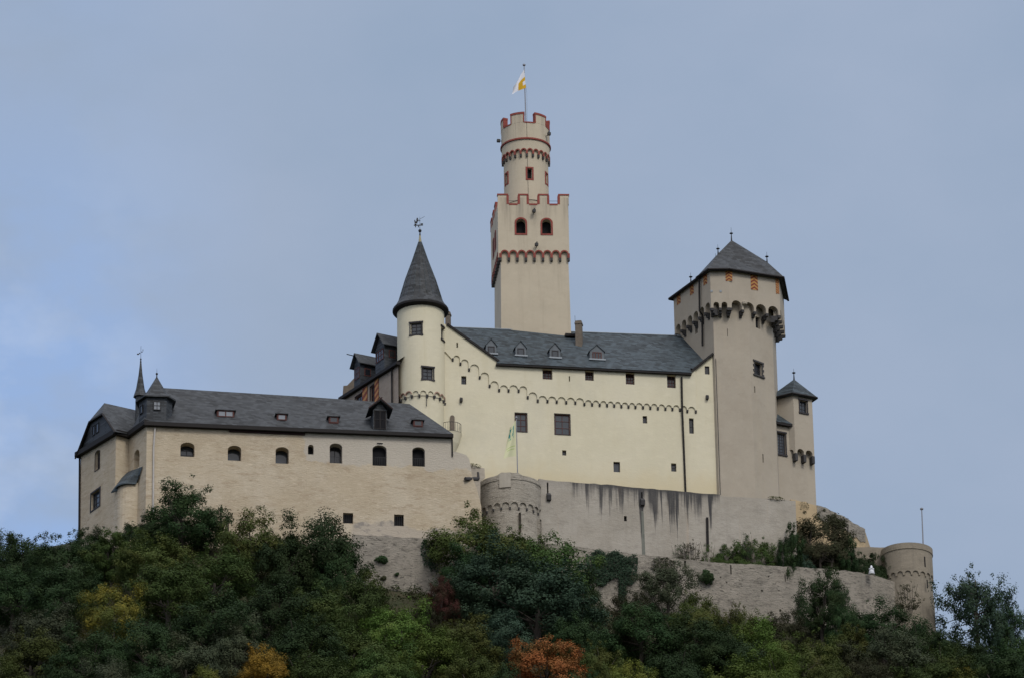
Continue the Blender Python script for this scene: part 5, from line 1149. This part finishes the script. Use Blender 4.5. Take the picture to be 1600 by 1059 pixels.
TREES = [
 # against the long building
 (283, 757, 118, 7.5, 'tall', 'dark', 'tallest dark green tree rising in front of the beige wall of the long building'),
 (352, 786, 62, 6.0, 'sapling', 'dark', 'thin-leaved sapling with bare stems just right of the tallest tree at the beige wall'),
 (222, 806, 80, 4.5, 'bush', 'dark', 'dark green shrub at the foot of the white drainpipe corner'),
 (178, 826, 95, 5.5, 'bush', 'mid', 'green shrub under the left gable corner of the long building'),
 (98, 832, 100, 7.0, 'round', 'dark', 'dark green tree on the skyline just left of the slate-gabled corner'),
 (42, 838, 100, 7.5, 'tall', 'dark', 'dark tree on the skyline near the left edge of the photo'),
 (2, 834, 90, 6.5, 'round', 'dark', 'dark tree cut by the left edge of the photo on the skyline'),
 (140, 824, 60, 4.5, 'tall', 'dark', 'narrow dark tree directly beneath the dark corner downpipe'),
 (240, 836, 110, 6.0, 'round', 'olive', 'yellow-olive tree below the tall dark tree at the beige wall'),
 (398, 803, 115, 7.5, 'round', 'olive', 'olive-green tree below the middle arched windows of the long building'),
 (335, 858, 120, 6.5, 'round', 'mid', 'mid-green tree below the thin sapling at the beige wall'),
 (448, 824, 90, 8, 'tall', 'dark', 'dark green tree between the olive tree and the big dark tree under the barred windows'),
 (497, 804, 118, 9, 'round', 'dark', 'big dark green tree left of the two small square barred windows'),
 (526, 850, 74, 7.5, 'round', 'dark', 'dark green tree hanging over the rough stone foot of the long building'),
 (584, 908, 44, 4.5, 'bush', 'mid', 'small green shrub at the left edge of the bare rubble foot wall'),
 # at the bastion
 (738, 795, 140, 9.5, 'round', 'olive', 'olive-brown tree standing in front of the round rubble bastion'),
 (722, 848, 72, 7.0, 'tall', 'dark', 'dark tree at the right edge of the bare rubble foot wall'),
 (806, 826, 120, 8.5, 'tall', 'mid', 'green tree touching the arrow slits of the round bastion'),
 (868, 843, 135, 8.5, 'round', 'mid', 'yellow-green leaved tree at the left start of the outer retaining wall'),
 (775, 850, 140, 8.5, 'round', 'blue', 'blue-green tree below the round bastion'),
 (840, 880, 170, 9, 'round', 'blue', 'widest blue-green tree under the left start of the outer wall'),
 (908, 888, 64, 6.5, 'tall', 'dark', 'dark tree beside the ivy hanging on the outer wall'),
 (690, 902, 42, 5.0, 'tall', 'red', 'dark red autumn tree in the gap below the rubble foot wall'),
 (668, 940, 54, 4.0, 'bush', 'brown', 'brown shrub on the bare slope under the rubble foot wall'),
 # along the outer wall
 (1040, 876, 95, 6.5, 'airy', 'grey', 'loose grey-green tree in front of the outer wall right of the ivy'),
 (1085, 926, 80, 6.5, 'round', 'olive', 'olive tree below the shrub growing on the outer wall'),
 (985, 922, 66, 6.5, 'tall', 'brown', 'brownish tree below the ivy on the outer wall'),
 (1150, 942, 66, 6.5, 'airy', 'olive', 'thin olive tree with open crown in front of the outer wall'),
 (1215, 954, 84, 6.5, 'round', 'brown', 'brown-green tree left of the dark double-headed tree at the outer wall'),
 (1282, 889, 82, 8.0, 'tall', 'dark', 'dark double-headed tree covering the middle of the curving outer wall'),
 (1310, 918, 50, 7.0, 'tall', 'dark', 'slim dark tree right of the dark double-headed tree'),
 (1378, 946, 105, 6.0, 'round', 'dark', 'broad dark tree under the statue at the foot of the outer wall'),
 (1330, 974, 76, 6.0, 'bush', 'olive', 'olive shrub between the dark trees below the outer wall'),
 (1440, 972, 84, 6.5, 'round', 'dark', 'dark tree at the foot of the round corner tower'),
 (1518, 889, 118, 10.5, 'airy', 'blue', 'tall open-crowned tree standing against the sky right of the corner tower'),
 (1568, 925, 62, 8.5, 'airy', 'blue', 'smaller open-crowned tree against the sky at the right edge of the photo'),
 (1592, 962, 90, 7.0, 'round', 'dark', 'dark tree cut by the right edge of the photo below the sky'),
 (1490, 985, 90, 6.5, 'round', 'dark', 'dark tree under the tall open-crowned tree at the right'),
 # middle slope
 (180, 912, 95, 7.0, 'round', 'yellow', 'yellow-leaved autumn tree on the slope below the left gable'),
 (265, 875, 120, 7.0, 'round', 'mid', 'green tree in the middle slope right of the yellow tree'),
 (330, 930, 140, 7.5, 'round', 'dark', 'large dark tree on the middle slope below the mid-green tree'),
 (105, 880, 110, 7.0, 'round', 'dark', 'dark tree left of the yellow autumn tree'),
 (22, 888, 110, 7.0, 'round', 'dark', 'dark tree in the second row at the left edge'),
 (75, 950, 120, 7.0, 'round', 'grey', 'greyish green tree left of and below the yellow autumn tree'),
 (425, 905, 120, 7.5, 'round', 'dark', 'dark tree on the middle slope left of the big green tree'),
 (566, 896, 92, 7.5, 'tall', 'mid', 'green tree whose tip points at the bare rubble foot wall'),
 (500, 918, 125, 7.5, 'round', 'mid', 'mid-green tree left of the tree pointing at the rubble wall'),
 (625, 944, 112, 7.0, 'round', 'bright', 'bright green tree directly below the bare rubble foot wall'),
 (722, 965, 105, 6.5, 'round', 'olive', 'yellow-green tree left of the orange-red tree'),
 (780, 960, 100, 6.5, 'round', 'blue', 'blue-green tree above the orange-red tree'),
 (905, 962, 90, 6.5, 'round', 'dark', 'dark tree right above the orange-red tree'),
 (1000, 945, 110, 7.0, 'round', 'dark', 'dark green tree on the slope under the brownish tree'),
 (1075, 962, 120, 7.0, 'round', 'dark', 'dark green tree on the slope under the loose grey-green tree'),
 (1135, 975, 100, 7.0, 'round', 'dark', 'dark tree left of the bright green pair'),
 (1183, 968, 92, 7.5, 'tall', 'bright', 'bright green tree with pointed top right of centre near the bottom'),
 (1255, 985, 100, 7.0, 'round', 'olive', 'olive tree right of the bright green pointed tree'),
 (1330, 1000, 90, 6.0, 'bush', 'brown', 'brown twiggy shrub on the slope below the outer wall'),
 (1395, 985, 110, 6.5, 'round', 'grey', 'grey-green tree on the slope under the statue'),
 (1470, 1010, 110, 6.5, 'round', 'mid', 'green tree low on the slope below the corner tower'),
 (1555, 1010, 120, 7.0, 'round', 'dark', 'dark tree low at the right below the open-crowned trees'),
 # lowest rows
 (48, 985, 110, 6.5, 'round', 'olive', 'yellow-olive tree near the lower left corner'),
 (140, 985, 110, 6.5, 'round', 'dark', 'dark tree right of the yellow-olive tree at the lower left'),
 (230, 965, 110, 7.0, 'round', 'dark', 'dark tree under the yellow autumn tree'),
 (292, 995, 105, 6.0, 'round', 'grey', 'pale grey-green tree left of the golden tree at the bottom'),
 (408, 1008, 85, 6.0, 'round', 'gold', 'golden-orange tree at the bottom left of centre'),
 (372, 965, 90, 6.5, 'round', 'grey', 'grey-green tree above the golden-orange tree'),
 (475, 965, 120, 7.0, 'round', 'dark', 'dark tree right of and above the golden-orange tree'),
 (545, 972, 125, 7.0, 'round', 'mid', 'mid-green tree low on the slope below the green tip'),
 (660, 985, 120, 6.5, 'round', 'bright', 'second bright green tree, lower, below the rubble foot wall'),
 (600, 1012, 110, 6.5, 'round', 'mid', 'green tree at the bottom edge left of the second bright green tree'),
 (490, 1020, 110, 6.5, 'round', 'mid', 'green tree at the bottom edge right of the golden-orange tree'),
 (735, 1015, 100, 6.0, 'round', 'olive', 'olive tree at the bottom edge left of the orange-red tree'),
 (850, 993, 106, 7.0, 'round', 'orange', 'orange-red autumn tree at the bottom centre'),
 (940, 1003, 70, 6.0, 'tall', 'olive', 'small olive tree right of the orange-red tree'),
 (985, 1034, 70, 5.5, 'round', 'lime', 'lime green tree top at the bottom edge right of the orange-red tree'),
 (1050, 1015, 100, 6.5, 'round', 'dark', 'dark tree at the bottom edge right of the lime green top'),
 (1165, 1032, 130, 6.5, 'round', 'bright', 'bright green tree at the bottom edge under the pointed bright tree'),
 (1215, 1015, 80, 6.5, 'tall', 'bright', 'third bright green tree, right of the pointed bright one'),
 (1290, 1030, 90, 6.0, 'round', 'olive', 'olive tree at the bottom edge right of the bright green trees'),
 (1362, 1030, 80, 6.0, 'round', 'brown', 'brown-olive tree at the bottom edge below the outer wall'),
 (1425, 1042, 80, 6.0, 'round', 'mid', 'green tree top at the bottom edge below the statue'),
 (1500, 1050, 80, 5.5, 'round', 'yellow', 'yellow tree top at the bottom edge towards the right'),
 (1590, 1045, 90, 6.0, 'round', 'dark', 'dark tree in the lower right corner'),
 (170, 1032, 90, 6.0, 'round', 'grey', 'greyish green tree top at the bottom edge at the lower left'),
 (100, 1040, 80, 6.0, 'round', 'dark', 'dark tree at the bottom edge right of the lower left corner'),
 (10, 1035, 90, 6.0, 'round', 'olive', 'olive tree in the lower left corner'),
 (240, 1040, 80, 6.0, 'round', 'dark', 'dark tree at the bottom edge left of the pale grey-green tree'),
 (322, 1042, 60, 5.5, 'round', 'lime', 'small lime green top at the bottom edge under the pale grey-green tree'),
 (905, 1045, 60, 5.0, 'round', 'dark', 'dark tree top at the bottom edge between orange-red and lime green'),
 (790, 1040, 70, 5.5, 'round', 'dark', 'dark tree top at the bottom edge left of the orange-red tree'),
]
for t in TREES: plant(*t)
# shrubs on the terrace behind the outer wall
zter = zof(O1, 1100, 876) - .5
TER = [
 (1078, 843, 46, 'shoots', 'brown', 'reddish brown shrub on the terrace at the foot of the ring wall', 444.5), (1062, 846, 34, 'shoots', 'grey', 'grey-green shoots left of the reddish brown shrub on the terrace', 444.3),
 (1106, 846, 28, 'shoots', 'mid', 'green shrub at the bottom of the dark drainpipe on the ring wall', 444.6), (1140, 850, 60, 'bush', 'mid', 'low round green shrub on the terrace right of the drainpipe', 445.2),
 (1182, 836, 84, 'bush', 'mid', 'green shrub on the terrace under upright bare shoots', 446), (1166, 829, 24, 'shoots', 'dark', 'upright spiky shoots rising from the terrace before the ring wall', 446.4),
 (1228, 819, 104, 'bush', 'dark', 'dark green shrub on the terrace left of the domed brownish shrub', 447.3), (1280, 793, 104, 'bush', 'brown', 'large domed brown-green shrub on the terrace hiding the ochre wall', 448.8),
 (1252, 860, 66, 'bush', 'blue', 'low blue-green shrub spilling over the edge of the outer wall', 446.9), (1322, 838, 84, 'bush', 'dark', 'dark shrub right of the domed shrub on the terrace', 450.5),
 (1354, 860, 72, 'bush', 'dark', 'dark shrub behind the white statue', 452), (1388, 862, 62, 'bush', 'dark', 'dark shrub leaning on the round corner tower', 452.0), (1416, 908, 46, 'shoots', 'brown', 'dry brown shrub in front of the round corner tower', 450.3)]
def outerY(px):
    for a, b in zip(OWP, OWP[1:]):
        x = atY(px, 870, (a.y + b.y) / 2).x
        if a.x <= x <= b.x and b.x > a.x: return a.y + (b.y - a.y) * (x - a.x) / (b.x - a.x)
    return OWP[-1].y
for px, yt, wd, kd_, cl_, lb, Y in TER:
    Y = outerY(px) + 1.0 + min(1.5, wd / 32) if px < 1400 else Y
    p = atY(px, yt, Y); plant(px, yt, wd, 3, kd_, cl_, lb, Y=Y, base=p.z - (3.2 if kd_ == 'shoots' else 7.2 if wd > 100 else 5.6 if wd > 70 else 4.4), sy=min(1, 2.6 / (wd / 16)))
# plants growing on the walls
def wallplant(S, px, py, wpx, hpx, col, label, n=900, thick=.45, shape_=None, name='wall_shrub', ls=.14, loose=1.0):
    r = random.Random(int(px)); u0, z0 = S.hit(px, py); P = S.w(u0, z0, .05); a, b = wpx / 32, hpx / 32; bm = BM()
    for i in range(n):
        if shape_: pu, pz = shape_(r)
        else:
            t, k = r.uniform(0, 6.283), math.sqrt(r.random()); k2 = .72 + .5 * noise.noise(Vector((math.cos(t) * 1.8, math.sin(t) * 1.8, px))) + .15 * noise.noise(Vector((math.cos(t) * 5, math.sin(t) * 5, px))); pu, pz = math.cos(t) * k * k2 * 1.25, math.sin(t) * k * k2 * 1.25
        d = max(0, 1 - min(1, pu * pu + pz * pz)) ** .5 if not shape_ else 1
        p = S.w(u0 + pu * a, z0 + pz * b, .03 + thick * (d * r.uniform(.2, 1) if not shape_ else r.random() ** 2 * (.6 + .6 * noise.noise(Vector((pu * 3, pz * 3, px))))))
        nn = (Vector((S.n.x, S.n.y, .5)) + Vector((r.gauss(0, .5), r.gauss(0, .5), r.gauss(0, .5)))).normalized(); x = nn.orthogonal().normalized(); y = nn.cross(x); s = ls * r.uniform(.6, 1.3); t = r.uniform(0, 6.28); x, y = x * math.cos(t) + y * math.sin(t), y * math.cos(t) - x * math.sin(t)
        bm.faces.new([bm.verts.new(p + x * (s * e) + y * (s * f)) for e, f in ((-.6, 0), (0, -.4), (.6, 0), (0, .4))])
    return tag(part(name, bm, LM[col], None, loc=P), label, 'wall plant', 'plants growing on the walls')
def ivyshape(r):
    while 1:
        u, z = r.uniform(-1, 1), r.uniform(-1, 1)
        top = .95 - .12 * abs(u + .1) + .08 * math.sin(u * 9); bot = -.35 + .35 * u * u * 1.5 + .25 * math.sin(u * 5 + 1)
        if .22 < u < .5: bot = -1
        if bot < z < top and abs(u) < .95 - .25 * max(0, -z) and r.random() < (1 if abs(u) < .7 else .55): return u, z
wallplant(O1, 956, 899, 88, 84, 'blue', 'thick dark ivy hanging over the outer wall', 6500, .75, ivyshape, 'ivy', .13)
wallplant(O1, 1103, 903, 27, 27, 'dark', 'round dark shrub growing out of the outer wall', 1400, .8)
wallplant(O1, 1036, 884, 44, 30, 'brown', 'dry brown climber behind the loose grey-green tree', 420, .5)
PLN = Plane(A.xy(0, .3), A.d)
wallplant(PLN, 595.5, 874, 20, 13, 'dark', 'larger dark tuft growing on the rubble foot wall', 380, .5)
wallplant(PLN, 620, 897, 7, 6, 'dark', 'smaller dark tuft low on the rubble foot wall', 90, .25); wallplant(PLN, 599, 903, 10, 7, 'brown', 'brown tuft lowest on the rubble foot wall', 110, .25)
wallplant(PLN, 672, 868, 26, 60, 'blue', 'dark creeper at the right side of the rubble foot wall', 700, .4)
wallplant(PLN, 664, 846, 8, 10, 'dark', 'tiny dark tuft on a stone spout above the rubble foot wall', 70, .25)
wallplant(RWp, 1212, 778, 30, 6, 'olive', 'grass tuft on top of the ring wall below the small corner tower', 150, .3, ls=.1); wallplant(LK, 742, 727, 22, 7, 'olive', 'weeds on top of the short link wall', 90, .3, ls=.09)
wallplant(Ea1, 1256, 790, 20, 16, 'brown', 'dry twigs on the top corner of the ochre wall', 90, .3, ls=.09)
# undergrowth between the trees
r = random.Random(11); bm = BM()
for c in range(1300):
    x = r.uniform(-62, 66); yf = footline(x)[0]; y = yf - r.uniform(.3, 1) ** 1.6 * 50 if c % 3 else yf - r.uniform(.3, 14); z = terrain(x, y); R0 = r.uniform(.5, 1.3)
    for i in range(85):
        d = Vector((r.gauss(0, 1), r.gauss(0, 1), abs(r.gauss(0, 1)))).normalized(); p = Vector((x, y, z)) + d * R0 * r.uniform(.6, 1.1)
        nn = (d + Vector((r.gauss(0, .5), r.gauss(0, .5), r.gauss(.3, .5)))).normalized(); a = nn.orthogonal().normalized(); b = nn.cross(a); s = r.uniform(.12, .26)
        bm.faces.new([bm.verts.new(p + a * (s * e) + b * (s * f)) for e, f in ((-.6, 0), (0, -.4), (.6, 0), (0, .4))])
LM['under'] = leafmat('undergrowth_leaves', (.03, .045, .02), (.055, .06, .025), (.06, .05, .028), .3, .05)
tag(part('undergrowth', bm, LM['under']), 'low mixed green and brown undergrowth covering the slope between the trees', 'undergrowth', None, 'stuff')
# the wood goes on below and to both sides of the photographed slope
r = random.Random(23); bm = BM(); k = 0
while k < 190:
    side_ = k % 3 == 0
    x = r.choice((-1, 1)) * r.uniform(59, 88) if side_ else r.uniform(-66, 70)
    yf = footline(x)[0]; y = yf - (r.uniform(1, 60) if side_ else r.uniform(46, 92)); z = terrain(x, y); H = r.uniform(5, 8); R0 = r.uniform(2.6, 3.8)
    if not side_ and z + H > 2 + y * math.tan(R_(18.6)): k += 1; continue
    for c in range(16):
        v = Vector((r.gauss(0, 1), r.gauss(0, 1), r.gauss(.3, .8))).normalized(); cc = Vector((x + v.x * R0 * .7, y + v.y * R0 * .7, z + H * .5 + v.z * H * .36)); rc = R0 * r.uniform(.3, .45)
        for i in range(70):
            d = Vector((r.gauss(0, 1), r.gauss(0, 1), r.gauss(.2, 1))).normalized(); p = cc + d * rc * r.uniform(.5, 1.05); nn = (d + Vector((r.gauss(0, .4), r.gauss(0, .4), r.gauss(.3, .4)))).normalized()
            a = nn.orthogonal().normalized(); b = nn.cross(a); s = r.uniform(.2, .38); bm.faces.new([bm.verts.new(p + a * (s * e) + b * (s * f)) for e, f in ((-.6, 0), (0, -.4), (.6, 0), (0, .4))])
    k += 1
tag(part('woodland', bm, LM['mid']), 'mixed green wood continuing down and around the castle hill', 'wood', None, 'stuff')
